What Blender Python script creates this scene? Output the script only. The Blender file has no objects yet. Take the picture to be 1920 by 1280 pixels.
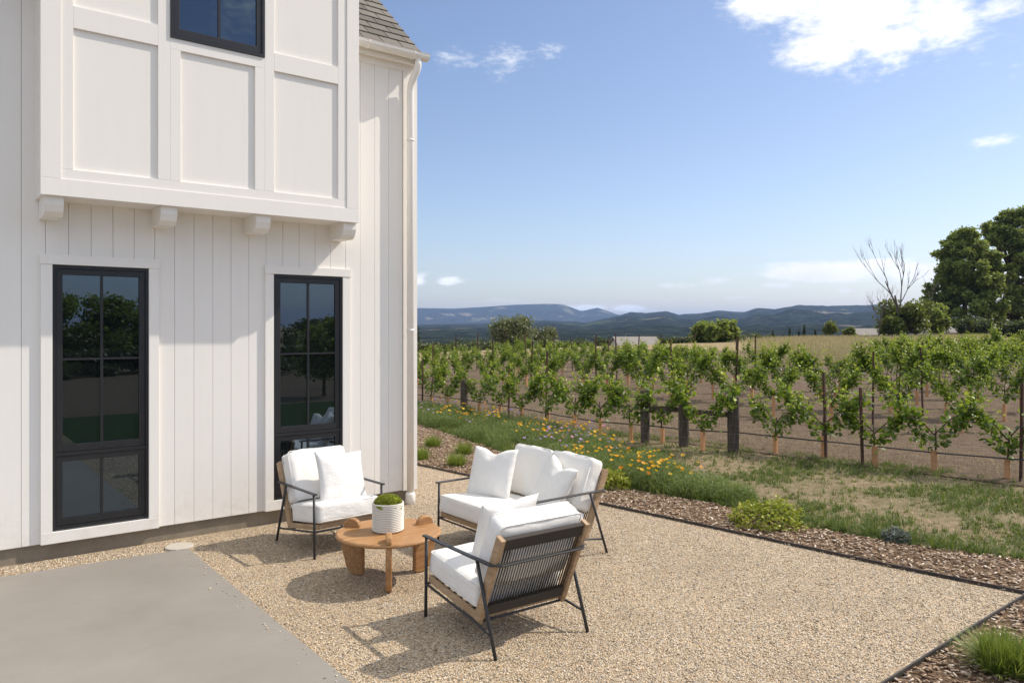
import bpy, bmesh, math, random
import numpy as np
from mathutils import Vector, Matrix, noise as mn

random.seed(7)
RNG = np.random.default_rng(7)
SC = bpy.context.scene
COL = SC.collection
R = math.radians

# ------------------------------------------------------------------ camera
cam_d = bpy.data.cameras.new('camera')
cam = bpy.data.objects.new('camera', cam_d)
COL.objects.link(cam)
cam.location = (0, 0, 2.05)
cam.rotation_euler = (R(90), 0, R(52.16 - 90))
cam_d.sensor_width = 36
cam_d.lens = 36 * 1433 / 1920
cam_d.shift_y = -27 / 1920
cam_d.clip_start = 0.05
cam_d.clip_end = 30000
SC.camera = cam

# ------------------------------------------------------------------ light
SUN_EL = R(45.3)
SX, SY = 0.9457, -0.3250                      # horizontal direction towards the sun
world = bpy.data.worlds.new('World')
SC.world = world
world.use_nodes = True
SKY_STRENGTH = 0.136
sun_d = bpy.data.lights.new('sun', 'SUN')
sun_d.energy = 4.1
sun_d.angle = R(0.53)
sun_d.color = (1.0, 0.92, 0.80)
sun = bpy.data.objects.new('sun', sun_d)
COL.objects.link(sun)
sdir = Vector((SX * math.cos(SUN_EL), SY * math.cos(SUN_EL), math.sin(SUN_EL)))
sun.rotation_euler = sdir.to_track_quat('Z', 'Y').to_euler()
sun.location = (20, -10, 30)
SC.view_settings.view_transform = 'Standard'
SC.view_settings.look = 'None'
SC.view_settings.gamma = 1
SC.view_settings.exposure = 0.20
SC.render.engine = 'CYCLES'
SC.cycles.use_denoising = True
SC.cycles.max_bounces = 8
SC.cycles.diffuse_bounces = 4
SC.cycles.transparent_max_bounces = 8
SC.cycles.sample_clamp_indirect = 6


def build_world():
    nt = world.node_tree
    nt.nodes.clear()
    N = nt.nodes.new
    L = nt.links.new

    def math_(op, a, b=None, c=None):
        n = N('ShaderNodeMath')
        n.operation = op
        for i, v in enumerate((a, b, c)):
            if v is None:
                continue
            if isinstance(v, (int, float)):
                n.inputs[i].default_value = v
            else:
                L(v, n.inputs[i])
        return n.outputs[0]
    out = N('ShaderNodeOutputWorld')
    bg = N('ShaderNodeBackground')
    bg.inputs['Strength'].default_value = SKY_STRENGTH
    sky = N('ShaderNodeTexSky')
    sky.sky_type = 'NISHITA'
    sky.sun_disc = False
    sky.sun_elevation = SUN_EL
    sky.sun_rotation = math.atan2(SX, SY)
    sky.altitude = 50
    sky.air_density = 1.0
    sky.dust_density = 0.8
    sky.ozone_density = 1.7
    tc = N('ShaderNodeTexCoord')
    sep = N('ShaderNodeSeparateXYZ')
    L(tc.outputs['Generated'], sep.inputs[0])
    # azimuth measured from +Y clockwise, elevation (radians)
    az = math_('ARCTAN2', sep.outputs[0], sep.outputs[1])
    el = math_('ARCSINE', sep.outputs[2])
    # cloud layer coordinates: directions projected on a flat layer
    zz = math_('MAXIMUM', math_('ADD', sep.outputs[2], 0.12), 0.05)
    comb = N('ShaderNodeCombineXYZ')
    L(math_('DIVIDE', sep.outputs[0], zz), comb.inputs[0])
    L(math_('DIVIDE', sep.outputs[1], zz), comb.inputs[1])
    # wobble of the outlines
    nz = N('ShaderNodeTexNoise')
    nz.inputs['Scale'].default_value = 7.0
    nz.inputs['Detail'].default_value = 8
    nz.inputs['Roughness'].default_value = 0.62
    L(tc.outputs['Generated'], nz.inputs['Vector'])
    nz2 = N('ShaderNodeTexNoise')
    nz2.inputs['Scale'].default_value = 34.0
    nz2.inputs['Detail'].default_value = 6
    nz2.inputs['Roughness'].default_value = 0.6
    L(tc.outputs['Generated'], nz2.inputs['Vector'])
    # cumulus layer over the whole sky, set so unseen clouds overhead add fill light
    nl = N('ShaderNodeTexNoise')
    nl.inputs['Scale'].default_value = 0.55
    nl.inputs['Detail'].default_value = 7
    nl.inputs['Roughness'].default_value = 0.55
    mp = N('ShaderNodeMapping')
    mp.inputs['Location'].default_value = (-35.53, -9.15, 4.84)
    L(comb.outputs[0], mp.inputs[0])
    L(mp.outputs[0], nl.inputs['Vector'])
    # named clouds: (azimuth deg from +Y, elevation deg, half-width, half-height, opacity, softness)
    clouds = [
        (61.91, 20.76, 5.56, 2.51, 1.00, 0.50), (57.78, 21.74, 3.95, 1.60, 0.95, 0.60), (59.88, 18.62, 2.69, 1.39, 0.95, 0.60),
        (64.04, 18.71, 2.98, 1.34, 0.85, 0.80), (67.17, 19.37, 2.52, 1.69, 0.80, 0.80), (69.97, 19.37, 2.24, 0.75, 0.50, 1.20),
        (55.09, 21.96, 1.63, 1.17, 0.80, 0.80), (33.85, 19.30, 3.25, 1.14, 0.30, 1.40), (37.24, 19.59, 3.74, 1.36, 0.30, 1.50),
        (41.04, 19.92, 3.72, 1.01, 0.30, 1.40), (36.84, 18.08, 1.50, 0.93, 0.30, 1.40), (69.97, 11.62, 1.36, 0.45, 0.50, 1.30),
        (50.05, 3.12, 2.50, 0.56, 1.20, 0.90), (52.69, 3.28, 2.56, 0.60, 1.12, 1.20), (59.18, 3.79, 3.86, 0.67, 1.20, 1.00),
        (56.72, 2.91, 1.71, 0.41, 1.02, 1.20), (61.24, 3.99, 2.19, 0.40, 1.12, 1.10), (65.62, 3.64, 1.64, 0.50, 1.20, 1.00),
        (63.55, 4.28, 1.54, 0.35, 0.92, 1.20), (33.25, 3.42, 1.01, 0.29, 0.76, 1.00), (43.62, 3.62, 0.91, 0.24, 0.76, 1.00),
        (61.24, 2.46, 0.94, 0.22, 1.02, 1.00), (43.42, 1.39, 1.28, 0.24, 0.76, 1.00), (46.57, 1.38, 1.09, 0.24, 1.07, 1.00),
        (54.91, 2.18, 2.75, 0.23, 0.87, 1.20), (30.68, 3.49, 0.72, 0.38, 0.71, 1.00),
    ]
    # each named cloud thickens the same layer where it stands
    boost = None
    for (ca, ce, hw, hh, op, soft) in clouds:
        dx = math_('MULTIPLY', math_('SUBTRACT', az, R(ca)), 1 / R(hw))
        dy = math_('MULTIPLY', math_('SUBTRACT', el, R(ce)), 1 / R(hh))
        d2 = math_('ADD', math_('MULTIPLY', dx, dx), math_('MULTIPLY', dy, dy))
        g = math_('MULTIPLY', math_('POWER', 2.718, math_('MULTIPLY', d2, -.8)), .06 + .23 * op)
        boost = g if boost is None else math_('MAXIMUM', boost, g)
    nz3 = N('ShaderNodeTexNoise')
    nz3.inputs['Scale'].default_value = 1.0
    nz3.inputs['Detail'].default_value = 5
    nz3.inputs['Roughness'].default_value = 0.6
    sv = N('ShaderNodeCombineXYZ')
    L(math_('MULTIPLY', az, 60.0), sv.inputs[0])
    L(math_('MULTIPLY', el, 150.0), sv.inputs[1])
    L(sv.outputs[0], nz3.inputs['Vector'])
    detail = math_('ADD', math_('MULTIPLY', math_('SUBTRACT', nz2.outputs[0], 0.5), .17),
                   math_('MULTIPLY', math_('SUBTRACT', nz3.outputs[0], 0.5), .20))
    far = N('ShaderNodeMapRange')
    far.inputs['From Min'].default_value = 0.02
    far.inputs['From Max'].default_value = 0.30
    far.inputs['To Min'].default_value = -.13
    far.inputs['To Max'].default_value = 0.0
    L(sep.outputs[2], far.inputs[0])
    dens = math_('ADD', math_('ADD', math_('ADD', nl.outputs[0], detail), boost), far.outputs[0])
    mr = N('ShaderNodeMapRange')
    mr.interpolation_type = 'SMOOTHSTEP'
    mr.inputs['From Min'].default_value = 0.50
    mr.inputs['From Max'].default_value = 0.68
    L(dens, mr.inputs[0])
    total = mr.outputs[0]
    above = N('ShaderNodeMapRange')
    above.inputs['From Min'].default_value = 0.0
    above.inputs['From Max'].default_value = 0.02
    L(sep.outputs[2], above.inputs[0])
    total = math_('MULTIPLY', total, above.outputs[0])
    mix = N('ShaderNodeMix')
    mix.data_type = 'RGBA'
    L(total, mix.inputs['Factor'])
    tint = N('ShaderNodeMix')
    tint.data_type = 'RGBA'
    tint.blend_type = 'MULTIPLY'
    tint.inputs['Factor'].default_value = 1.0
    L(sky.outputs[0], tint.inputs['A'])
    tint.inputs['B'].default_value = (1.0, .95, .985, 1)
    L(tint.outputs['Result'], mix.inputs['A'])
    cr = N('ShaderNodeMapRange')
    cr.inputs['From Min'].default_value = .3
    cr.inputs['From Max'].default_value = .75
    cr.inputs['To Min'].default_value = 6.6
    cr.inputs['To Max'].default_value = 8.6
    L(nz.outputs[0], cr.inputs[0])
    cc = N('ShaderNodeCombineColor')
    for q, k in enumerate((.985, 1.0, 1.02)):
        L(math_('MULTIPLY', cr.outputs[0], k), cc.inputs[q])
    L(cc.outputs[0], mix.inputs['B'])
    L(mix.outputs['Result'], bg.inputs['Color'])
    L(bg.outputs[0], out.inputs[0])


build_world()

# ------------------------------------------------------------------ helpers


class NT:
    """small wrapper round a material node tree"""

    def __init__(self, name):
        self.m = bpy.data.materials.new(name)
        self.m.use_nodes = True
        self.t = self.m.node_tree
        self.t.nodes.clear()
        self.out = self.n('ShaderNodeOutputMaterial')
        self.b = self.n('ShaderNodeBsdfPrincipled')
        self.l(self.b.outputs[0], self.out.inputs['Surface'])

    def n(self, t, **kw):
        x = self.t.nodes.new(t)
        for k, v in kw.items():
            setattr(x, k, v)
        return x

    def l(self, a, b):
        self.t.links.new(a, b)

    def coord(self, kind='Object'):
        return self.n('ShaderNodeTexCoord').outputs[kind]

    def pos(self):
        return self.n('ShaderNodeNewGeometry').outputs['Position']

    def noise(self, scale, detail=4, rough=.55, vec=None, out=0, dist=0):
        x = self.n('ShaderNodeTexNoise')
        x.inputs['Scale'].default_value = scale
        x.inputs['Detail'].default_value = detail
        x.inputs['Roughness'].default_value = rough
        x.inputs['Distortion'].default_value = dist
        self.l(vec if vec is not None else self.pos(), x.inputs['Vector'])
        return x.outputs[out]

    def stretch(self, vec, s):
        x = self.n('ShaderNodeMapping')
        x.inputs['Scale'].default_value = s
        self.l(vec, x.inputs[0])
        return x.outputs[0]

    def ramp(self, fac, stops, interp='LINEAR'):
        x = self.n('ShaderNodeValToRGB')
        cr = x.color_ramp
        cr.interpolation = interp
        while len(cr.elements) < len(stops):
            cr.elements.new(0.5)
        for e, (p, c) in zip(cr.elements, stops):
            e.position = p
            e.color = (*c, 1) if len(c) == 3 else c
        self.l(fac, x.inputs[0])
        return x.outputs[0]

    def mix(self, fac, a, b, blend='MIX'):
        x = self.n('ShaderNodeMix', data_type='RGBA', blend_type=blend)
        for s, v in (('Factor', fac), ('A', a), ('B', b)):
            if isinstance(v, (int, float)):
                x.inputs[s].default_value = v
            elif isinstance(v, tuple):
                x.inputs[s].default_value = (*v, 1)
            else:
                self.l(v, x.inputs[s])
        return x.outputs['Result']

    def math(self, op, a, b=0.0):
        x = self.n('ShaderNodeMath', operation=op)
        for i, v in enumerate((a, b)):
            if isinstance(v, (int, float)):
                x.inputs[i].default_value = v
            else:
                self.l(v, x.inputs[i])
        return x.outputs[0]

    def attr(self, name):
        return self.n('ShaderNodeAttribute', attribute_name=name).outputs['Fac']

    def orand(self):
        return self.n('ShaderNodeObjectInfo').outputs['Random']

    def bump(self, h, strength=.3, dist=.01):
        x = self.n('ShaderNodeBump')
        x.inputs['Strength'].default_value = strength
        x.inputs['Distance'].default_value = dist
        self.l(h, x.inputs['Height'])
        self.l(x.outputs[0], self.b.inputs['Normal'])
        return x

    def base(self, c):
        if isinstance(c, tuple):
            self.b.inputs['Base Color'].default_value = (*c, 1)
        else:
            self.l(c, self.b.inputs['Base Color'])

    def set(self, rough=None, spec=None, metal=None, ior=None):
        if rough is not None:
            self.b.inputs['Roughness'].default_value = rough
        if spec is not None:
            self.b.inputs['Specular IOR Level'].default_value = spec
        if metal is not None:
            self.b.inputs['Metallic'].default_value = metal
        if ior is not None:
            self.b.inputs['IOR'].default_value = ior


M = {}


def build_materials():
    # painted siding: warm white, faint brush marks and tone per board
    m = NT('white_paint')
    v = m.stretch(m.pos(), (9, 9, .8))
    n = m.noise(3, 5, .6, v)
    c = m.mix(n, (.86, .82, .765), (.885, .855, .81))
    r = m.math('MULTIPLY', m.orand(), .25)
    c = m.mix(r, c, (.84, .80, .745))
    sz = m.n('ShaderNodeSeparateXYZ')
    m.l(m.pos(), sz.inputs[0])
    low = m.n('ShaderNodeMapRange')
    low.inputs['From Min'].default_value = .75
    low.inputs['From Max'].default_value = .12
    m.l(sz.outputs[2], low.inputs[0])
    spl = m.ramp(m.noise(7, 8, .75), [(.48, (0, 0, 0)), (.75, (1, 1, 1))])
    c = m.mix(m.math('MULTIPLY', m.math('MULTIPLY', low.outputs[0], spl), .35), c, (.50, .43, .34))
    streak = m.ramp(m.noise(2.2, 6, .6, m.stretch(m.pos(), (7, 7, .35))), [(.52, (0, 0, 0)), (.8, (1, 1, 1))])
    c = m.mix(m.math('MULTIPLY', streak, .10), c, (.66, .61, .53))
    m.base(c)
    m.set(.45, .3)
    m.bump(m.noise(60, 4, .6, m.stretch(m.pos(), (3, 3, .25))), .08, .004)
    M['paint'] = m.m
    m = NT('black_metal_frame')
    n = m.noise(12, 3)
    m.base(m.mix(n, (.012, .012, .014), (.02, .02, .022)))
    m.set(.38, .5)
    M['frame'] = m.m
    # window glass of an unlit room
    m = NT('dark_window_glass')
    m.base((.006, .008, .008))
    m.set(.0, .5, 0, 2.25)
    m.b.inputs['Specular Tint'].default_value = (.62, .80, 1.0, 1)
    m.bump(m.noise(1.3, 2), .02, .02)
    M['glass'] = m.m
    m = NT('concrete_foundation')
    n = m.noise(3, 6, .65)
    n2 = m.noise(22, 3, .6)
    c = m.ramp(n, [(.3, (.20, .165, .12)), (.7, (.33, .285, .22))])
    m.base(m.mix(m.math('MULTIPLY', n2, .4), c, (.20, .17, .13)))
    m.set(.9, .2)
    m.bump(n2, .3, .01)
    M['foundation'] = m.m
    m = NT('concrete_pad')
    n = m.noise(1.1, 6, .6)
    n2 = m.noise(160, 3, .7)
    n3 = m.noise(6, 6, .7)
    c = m.ramp(n, [(.3, (.215, .195, .170)), (.72, (.275, .252, .224))])
    c = m.mix(m.math('MULTIPLY', n2, .25), c, (.20, .18, .155))
    br = m.noise(30, 3, .6, m.stretch(m.pos(), (.12, 2.5, 1)))
    c = m.mix(m.math('MULTIPLY', br, .22), c, (.31, .29, .262))
    stain = m.ramp(n3, [(.60, (0, 0, 0)), (.72, (1, 1, 1))])
    c = m.mix(m.math('MULTIPLY', stain, .18), c, (.17, .145, .115))
    m.base(c)
    m.set(.8, .3)
    m.bump(n2, .15, .004)
    M['pad'] = m.m
    # gravel: one colour per pebble
    for nm, sc in (('gravel', 92.0),):
        m = NT(nm)
        vo = m.n('ShaderNodeTexVoronoi')
        vo.inputs['Scale'].default_value = sc
        m.l(m.pos(), vo.inputs['Vector'])
        sepc = m.n('ShaderNodeSeparateColor')
        m.l(vo.outputs['Color'], sepc.inputs[0])
        c = m.ramp(sepc.outputs[0], [(0, (.12, .10, .08)), (.12, (.31, .25, .18)), (.26, (.52, .405, .27)), (.46, (.60, .46, .295)),
                                     (.60, (.68, .565, .425)), (.76, (.80, .72, .60)), (.86, (.38, .36, .34)), (.94, (.25, .235, .22)), (1, (.56, .40, .24))])
        big = m.noise(1.6, 5, .6)
        c = m.mix(m.math('MULTIPLY', big, .35), c, (.59, .455, .295))
        worn = m.ramp(m.noise(.9, 6, .65, dist=.8), [(.42, (0, 0, 0)), (.66, (1, 1, 1))])
        c = m.mix(m.math('MULTIPLY', worn, .30), c, (.30, .235, .165))
        gap = m.ramp(vo.outputs['Distance'], [(.35, (1.0, .97, .92)), (.8, (.4, .33, .25))])
        c = m.mix(.8, c, gap, 'MULTIPLY')
        m.base(c)
        m.set(.75, .3)
        h = m.math('SUBTRACT', 1.0, vo.outputs['Distance'])
        hh = m.math('ADD', h, m.math('MULTIPLY', m.noise(3.5, 4, .6), 2.6))
        m.bump(hh, .9, .012)
        M[nm] = m.m
    m = NT('pebble_stone')
    c = m.ramp(m.attr('rnd'), [(0, (.14, .11, .08)), (.15, (.34, .27, .19)), (.35, (.57, .44, .29)), (.55, (.69, .56, .40)),
                               (.75, (.78, .70, .57)), (.88, (.40, .38, .35)), (1, (.60, .38, .18))])
    m.base(c)
    m.set(.7, .3)
    M['pebble'] = m.m
    m = NT('mulch_soil')
    n = m.noise(40, 5, .7)
    c = m.ramp(n, [(.3, (.07, .045, .03)), (.55, (.19, .125, .08)), (.75, (.32, .23, .155))])
    m.base(c)
    m.set(.95, .1)
    m.bump(n, .8, .03)
    M['mulch'] = m.m
    m = NT('bark_chip')
    c = m.ramp(m.attr('rnd'), [(0, (.10, .06, .04)), (.25, (.25, .165, .105)), (.55, (.42, .31, .215)), (.8, (.58, .47, .36)), (1, (.74, .66, .55))])
    m.base(c)
    m.set(.9, .1)
    M['chip'] = m.m
    # open ground: dry straw, bare soil and weedy patches
    m = NT('dry_ground')
    a = m.noise(.35, 6, .62)
    b = m.noise(9, 6, .7)
    fine = m.noise(70, 4, .7)
    straw = m.ramp(b, [(.25, (.13, .10, .06)), (.5, (.25, .195, .12)), (.75, (.38, .305, .195))])
    green = m.ramp(b, [(.3, (.055, .075, .025)), (.7, (.13, .155, .055))])
    gm = m.ramp(m.noise(.9, 7, .7), [(.40, (0, 0, 0)), (.62, (1, 1, 1))])
    c = m.mix(m.math('MULTIPLY', gm, .6), straw, green)
    c = m.mix(m.math('MULTIPLY', fine, .5), c, (.22, .16, .105))
    m.base(c)
    m.set(.95, .1)
    m.bump(fine, .6, .03)
    M['ground'] = m.m
    m = NT('vineyard_soil')
    b = m.noise(5, 6, .7)
    fine = m.noise(45, 5, .75)
    c = m.ramp(b, [(.28, (.125, .088, .06)), (.55, (.23, .168, .115)), (.78, (.36, .275, .19))])
    c = m.mix(m.math('MULTIPLY', fine, .55), c, (.115, .082, .058))
    m.base(c)
    m.set(.95, .1)
    m.bump(fine, .9, .06)
    M['soil'] = m.m
    m = NT('golden_field')
    b = m.noise(.5, 6, .65)
    fine = m.noise(20, 5, .75)
    c = m.ramp(b, [(.3, (.27, .20, .11)), (.7, (.40, .315, .185))])
    c = m.mix(m.math('MULTIPLY', fine, .4), c, (.22, .17, .09))
    m.base(c)
    m.set(.95, .1)
    m.bump(fine, .6, .1)
    M['field'] = m.m
    m = NT('lawn')
    b = m.noise(3, 6, .65)
    m.base(m.ramp(b, [(.3, (.018, .036, .010)), (.7, (.04, .068, .018))]))
    m.set(.9, .1)
    m.bump(m.noise(90, 3), .6, .03)
    M['lawn'] = m.m
    # forested hills with meadow and straw clearings
    m = NT('hill_forest')
    p = m.pos()
    a = m.noise(.0034, 7, .62, p)
    b = m.noise(.03, 6, .8, m.stretch(p, (1, 1, 2.5)))
    c0 = m.ramp(b, [(.38, (.009, .016, .013)), (.52, (.032, .046, .031)), (.68, (.095, .105, .07))])
    patch = m.ramp(a, [(.59, (0, 0, 0)), (.61, (1, 1, 1))])
    a2 = m.noise(.0026, 5, .6, m.stretch(p, (1.3, .8, 3)))
    pc = m.ramp(a2, [(.42, (.10, .13, .06)), (.52, (.32, .26, .18))])
    c = m.mix(m.math('MULTIPLY', patch, .85), c0, pc)
    m.base(c)
    m.set(1.0, .0)
    m.bump(b, 1.0, 30)
    M['hill'] = m.m
    # fabrics, wood, metal
    m = NT('white_outdoor_fabric')
    v = m.coord()
    n = m.noise(5, 4, .6, v)
    m.base(m.mix(n, (.81, .785, .745), (.85, .83, .795)))
    m.set(.9, .15)
    w = m.n('ShaderNodeTexWave')
    w.inputs['Scale'].default_value = 160
    m.l(v, w.inputs['Vector'])
    nn = m.noise(9, 4, .6, m.stretch(v, (1, 1, 2.2)))
    mixh = m.math('ADD', m.math('MULTIPLY', w.outputs[0], .04), nn)
    m.bump(mixh, .45, .022)
    M['fabric'] = m.m
    m = NT('dark_powder_coated_steel')
    n = m.noise(90, 2)
    m.base(m.mix(n, (.028, .029, .032), (.045, .046, .05)))
    m.set(.5, .4)
    M['steel'] = m.m
    for nm, c1, c2, c3 in (('weathered_teak', (.37, .245, .14), (.52, .38, .25), (.26, .16, .085)),
                           ('oiled_teak', (.35, .18, .07), (.48, .275, .125), (.22, .105, .038))):
        m = NT(nm)
        v = m.stretch(m.coord(), (14, 2.2, 14) if nm == 'weathered_teak' else (2.0, 16, 16))
        n = m.noise(2.2, 6, .65, v, dist=.6)
        n2 = m.noise(1.2, 3, .5, m.coord())
        c = m.ramp(n, [(.3, c3), (.5, c1), (.72, c2)])
        c = m.mix(m.math('MULTIPLY', n2, .35), c, c2)
        m.base(c)
        m.set(.55, .35)
        m.bump(n, .12, .004)
        M[nm] = m.m
    m = NT('dark_rope')
    w = m.n('ShaderNodeTexWave', bands_direction='DIAGONAL')
    w.inputs['Scale'].default_value = 60
    m.l(m.coord(), w.inputs['Vector'])
    m.base(m.mix(w.outputs[0], (.045, .038, .032), (.085, .073, .063)))
    m.set(.85, .2)
    m.bump(w.outputs[0], .4, .003)
    M['rope'] = m.m
    m = NT('cream_ceramic')
    n = m.noise(14, 4)
    m.base(m.mix(n, (.72, .685, .61), (.79, .76, .69)))
    m.set(.6, .35)
    M['ceramic'] = m.m
    m = NT('moss')
    n = m.noise(60, 5, .7, m.coord())
    m.base(m.ramp(n, [(.3, (.07, .105, .006)), (.5, (.22, .28, .018)), (.7, (.38, .42, .035))]))
    m.set(.95, .1)
    m.bump(n, .9, .02)
    M['moss'] = m.m
    m = NT('dark_potting_soil')
    m.base((.03, .022, .015))
    m.set(.95, .1)
    M['potsoil'] = m.m
    m = NT('edging_steel')
    n = m.noise(9, 5, .7)
    m.base(m.ramp(n, [(.3, (.022, .02, .019)), (.7, (.07, .058, .048))]))
    m.set(.6, .4)
    M['edging'] = m.m
    m = NT('asphalt_shingle')
    n = m.noise(120, 4, .8)
    r = m.orand()
    c = m.ramp(r, [(0, (.13, .122, .108)), (.5, (.175, .163, .145)), (1, (.225, .207, .183))])
    c = m.mix(m.math('MULTIPLY', n, .5), c, (.12, .11, .10))
    m.base(c)
    m.set(.9, .15)
    m.bump(n, .4, .004)
    M['shingle'] = m.m
    m = NT('roof_underlay')
    m.base((.04, .038, .036))
    m.set(.9, .1)
    M['underlay'] = m.m
    m = NT('old_fence_wood')
    v = m.stretch(m.pos(), (18, 18, 2))
    n = m.noise(2, 6, .7, v)
    m.base(m.ramp(n, [(.3, (.045, .036, .03)), (.7, (.125, .105, .09))]))
    m.set(.9, .15)
    m.bump(n, .7, .01)
    M['fencewood'] = m.m
    m = NT('rusty_steel')
    n = m.noise(25, 5, .7)
    m.base(m.ramp(n, [(.3, (.035, .022, .018)), (.7, (.105, .05, .032))]))
    m.set(.8, .3)
    M['rust'] = m.m
    m = NT('galvanised_wire')
    m.base((.22, .21, .20))
    m.set(.5, .4, .6)
    M['wire'] = m.m
    m = NT('black_hose')
    m.base((.018, .018, .02))
    m.set(.5, .4)
    M['hose'] = m.m
    m = NT('grow_tube_card')
    n = m.noise(12, 4, .6)
    m.base(m.mix(n, (.48, .235, .11), (.60, .34, .18)))
    m.set(.8, .2)
    M['tube'] = m.m
    m = NT('vine_bark')
    n = m.noise(40, 5, .7)
    m.base(m.ramp(n, [(.3, (.05, .036, .025)), (.7, (.15, .115, .08))]))
    m.set(.95, .1)
    M['bark'] = m.m
    m = NT('dead_wood')
    n = m.noise(6, 5, .7)
    m.base(m.ramp(n, [(.3, (.08, .064, .056)), (.7, (.17, .14, .125))]))
    m.set(.95, .1)
    M['dead'] = m.m

    def leaf(nm, stops, trans=.35, rough=.5, spec=.35):
        m = NT(nm)
        c = m.ramp(m.attr('rnd'), stops)
        m.base(c)
        m.set(rough, spec)
        tr = m.n('ShaderNodeBsdfTranslucent')
        tc = m.mix(.5, c, (.30, .36, .03), 'MIX')
        m.l(tc, tr.inputs['Color'])
        mx = m.n('ShaderNodeMixShader')
        mx.inputs[0].default_value = trans
        m.l(m.b.outputs[0], mx.inputs[1])
        m.l(tr.outputs[0], mx.inputs[2])
        m.l(mx.outputs[0], m.out.inputs['Surface'])
        M[nm] = m.m
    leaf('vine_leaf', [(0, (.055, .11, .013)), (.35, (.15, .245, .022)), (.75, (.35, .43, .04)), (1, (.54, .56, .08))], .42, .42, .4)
    leaf('oak_leaf', [(0, (.045, .075, .02)), (.5, (.15, .205, .05)), (1, (.42, .45, .13))], .45)
    leaf('olive_leaf', [(0, (.075, .088, .042)), (.6, (.15, .165, .082)), (1, (.25, .26, .14))], .25)
    leaf('yellow_green_leaf', [(0, (.05, .075, .016)), (.6, (.115, .145, .03)), (1, (.22, .23, .055))], .3)
    leaf('hedge_leaf', [(0, (.03, .045, .018)), (.6, (.06, .08, .03)), (1, (.12, .13, .06))], .2)
    leaf('cypress_leaf', [(0, (.018, .032, .014)), (1, (.05, .07, .03))], .1)
    leaf('grass_blade', [(0, (.06, .10, .022)), (.6, (.12, .175, .04)), (1, (.24, .26, .085))], .3, .6)
    leaf('bright_grass', [(0, (.10, .16, .025)), (.6, (.19, .26, .045)), (1, (.34, .36, .10))], .35, .6)
    leaf('straw_blade', [(0, (.30, .225, .125)), (.6, (.46, .37, .22)), (1, (.60, .50, .32))], .25, .7)
    leaf('feather_foliage', [(0, (.09, .13, .045)), (.6, (.17, .23, .08)), (1, (.30, .34, .13))], .35, .6)
    leaf('lime_shrub_leaf', [(0, (.13, .17, .02)), (.5, (.27, .31, .035)), (1, (.48, .46, .07))], .35)
    leaf('blue_grey_leaf', [(0, (.07, .09, .085)), (1, (.17, .20, .19))], .15)
    leaf('poppy_petal', [(0, (.75, .23, .01)), (.6, (.85, .42, .015)), (1, (.88, .56, .03))], .4, .5)
    leaf('purple_petal', [(0, (.25, .16, .38)), (.6, (.40, .28, .52)), (1, (.62, .20, .42))], .3, .6)
    m = NT('far_white_wall')
    m.base((.62, .60, .56))
    m.set(.8, .2)
    M['farwall'] = m.m
    m = NT('far_grey_roof')
    n = m.noise(.8, 4, .6)
    m.base(m.mix(n, (.22, .20, .185), (.30, .275, .25)))
    m.set(.9, .1)
    M['farroof'] = m.m
    m = NT('far_brown_wall')
    m.base((.22, .165, .12))
    m.set(.9, .1)
    M['farbrown'] = m.m
    m = NT('drain_lid_plastic')
    n = m.noise(30, 4, .7)
    m.base(m.mix(n, (.40, .36, .30), (.50, .46, .40)))
    m.set(.7, .3)
    M['lid'] = m.m


build_materials()


def link(o, parent=None):
    COL.objects.link(o)
    if parent is not None:
        o.parent = parent
    return o


def raw_mesh(name, verts, faces, smooth=False, rnd=None):
    """verts (n,3), faces list or (m,k) array -> mesh datablock"""
    me = bpy.data.meshes.new(name)
    verts = np.asarray(verts, dtype=np.float32)
    if isinstance(faces, np.ndarray):
        k = faces.shape[1]
        nf = len(faces)
        me.vertices.add(len(verts))
        me.vertices.foreach_set('co', verts.ravel())
        me.loops.add(nf * k)
        me.loops.foreach_set('vertex_index', faces.astype(np.int32).ravel())
        me.polygons.add(nf)
        me.polygons.foreach_set('loop_start', np.arange(0, nf * k, k, dtype=np.int32))
        me.polygons.foreach_set('loop_total', np.full(nf, k, dtype=np.int32))
        me.update(calc_edges=True)
    else:
        me.from_pydata([tuple(map(float, v)) for v in verts], [], faces)
        me.update()
    if smooth:
        me.polygons.foreach_set('use_smooth', np.ones(len(me.polygons), dtype=bool))
    if rnd is not None:
        at = me.attributes.new('rnd', 'FLOAT', 'POINT')
        at.data.foreach_set('value', np.asarray(rnd, dtype=np.float32))
    return me


def obj(name, me, mat, parent=None, loc=None):
    o = bpy.data.objects.new(name, me)
    if mat is not None and len(me.materials) == 0:
        me.materials.append(M[mat] if isinstance(mat, str) else mat)
    link(o, parent)
    if loc is not None:
        o.location = loc
    return o


def tag(o, label=None, cat=None, group=None, kind=None):
    if label:
        o['label'] = label
    if cat:
        o['category'] = cat
    if group:
        o['group'] = group
    if kind:
        o['kind'] = kind
    return o


def thing(name, label, cat, loc=(0, 0, 0), rz=0, group=None):
    e = bpy.data.objects.new(name, None)
    e.empty_display_size = .2
    link(e)
    e.location = loc
    e.rotation_euler = (0, 0, rz)
    return tag(e, label, cat, group)


CUBE_F = [(0, 3, 2, 1), (4, 5, 6, 7), (0, 1, 5, 4), (1, 2, 6, 5), (2, 3, 7, 6), (3, 0, 4, 7)]


def boxv(lo, hi):
    x0, y0, z0 = lo
    x1, y1, z1 = hi
    return [(x0, y0, z0), (x1, y0, z0), (x1, y1, z0), (x0, y1, z0), (x0, y0, z1), (x1, y0, z1), (x1, y1, z1), (x0, y1, z1)]


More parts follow.
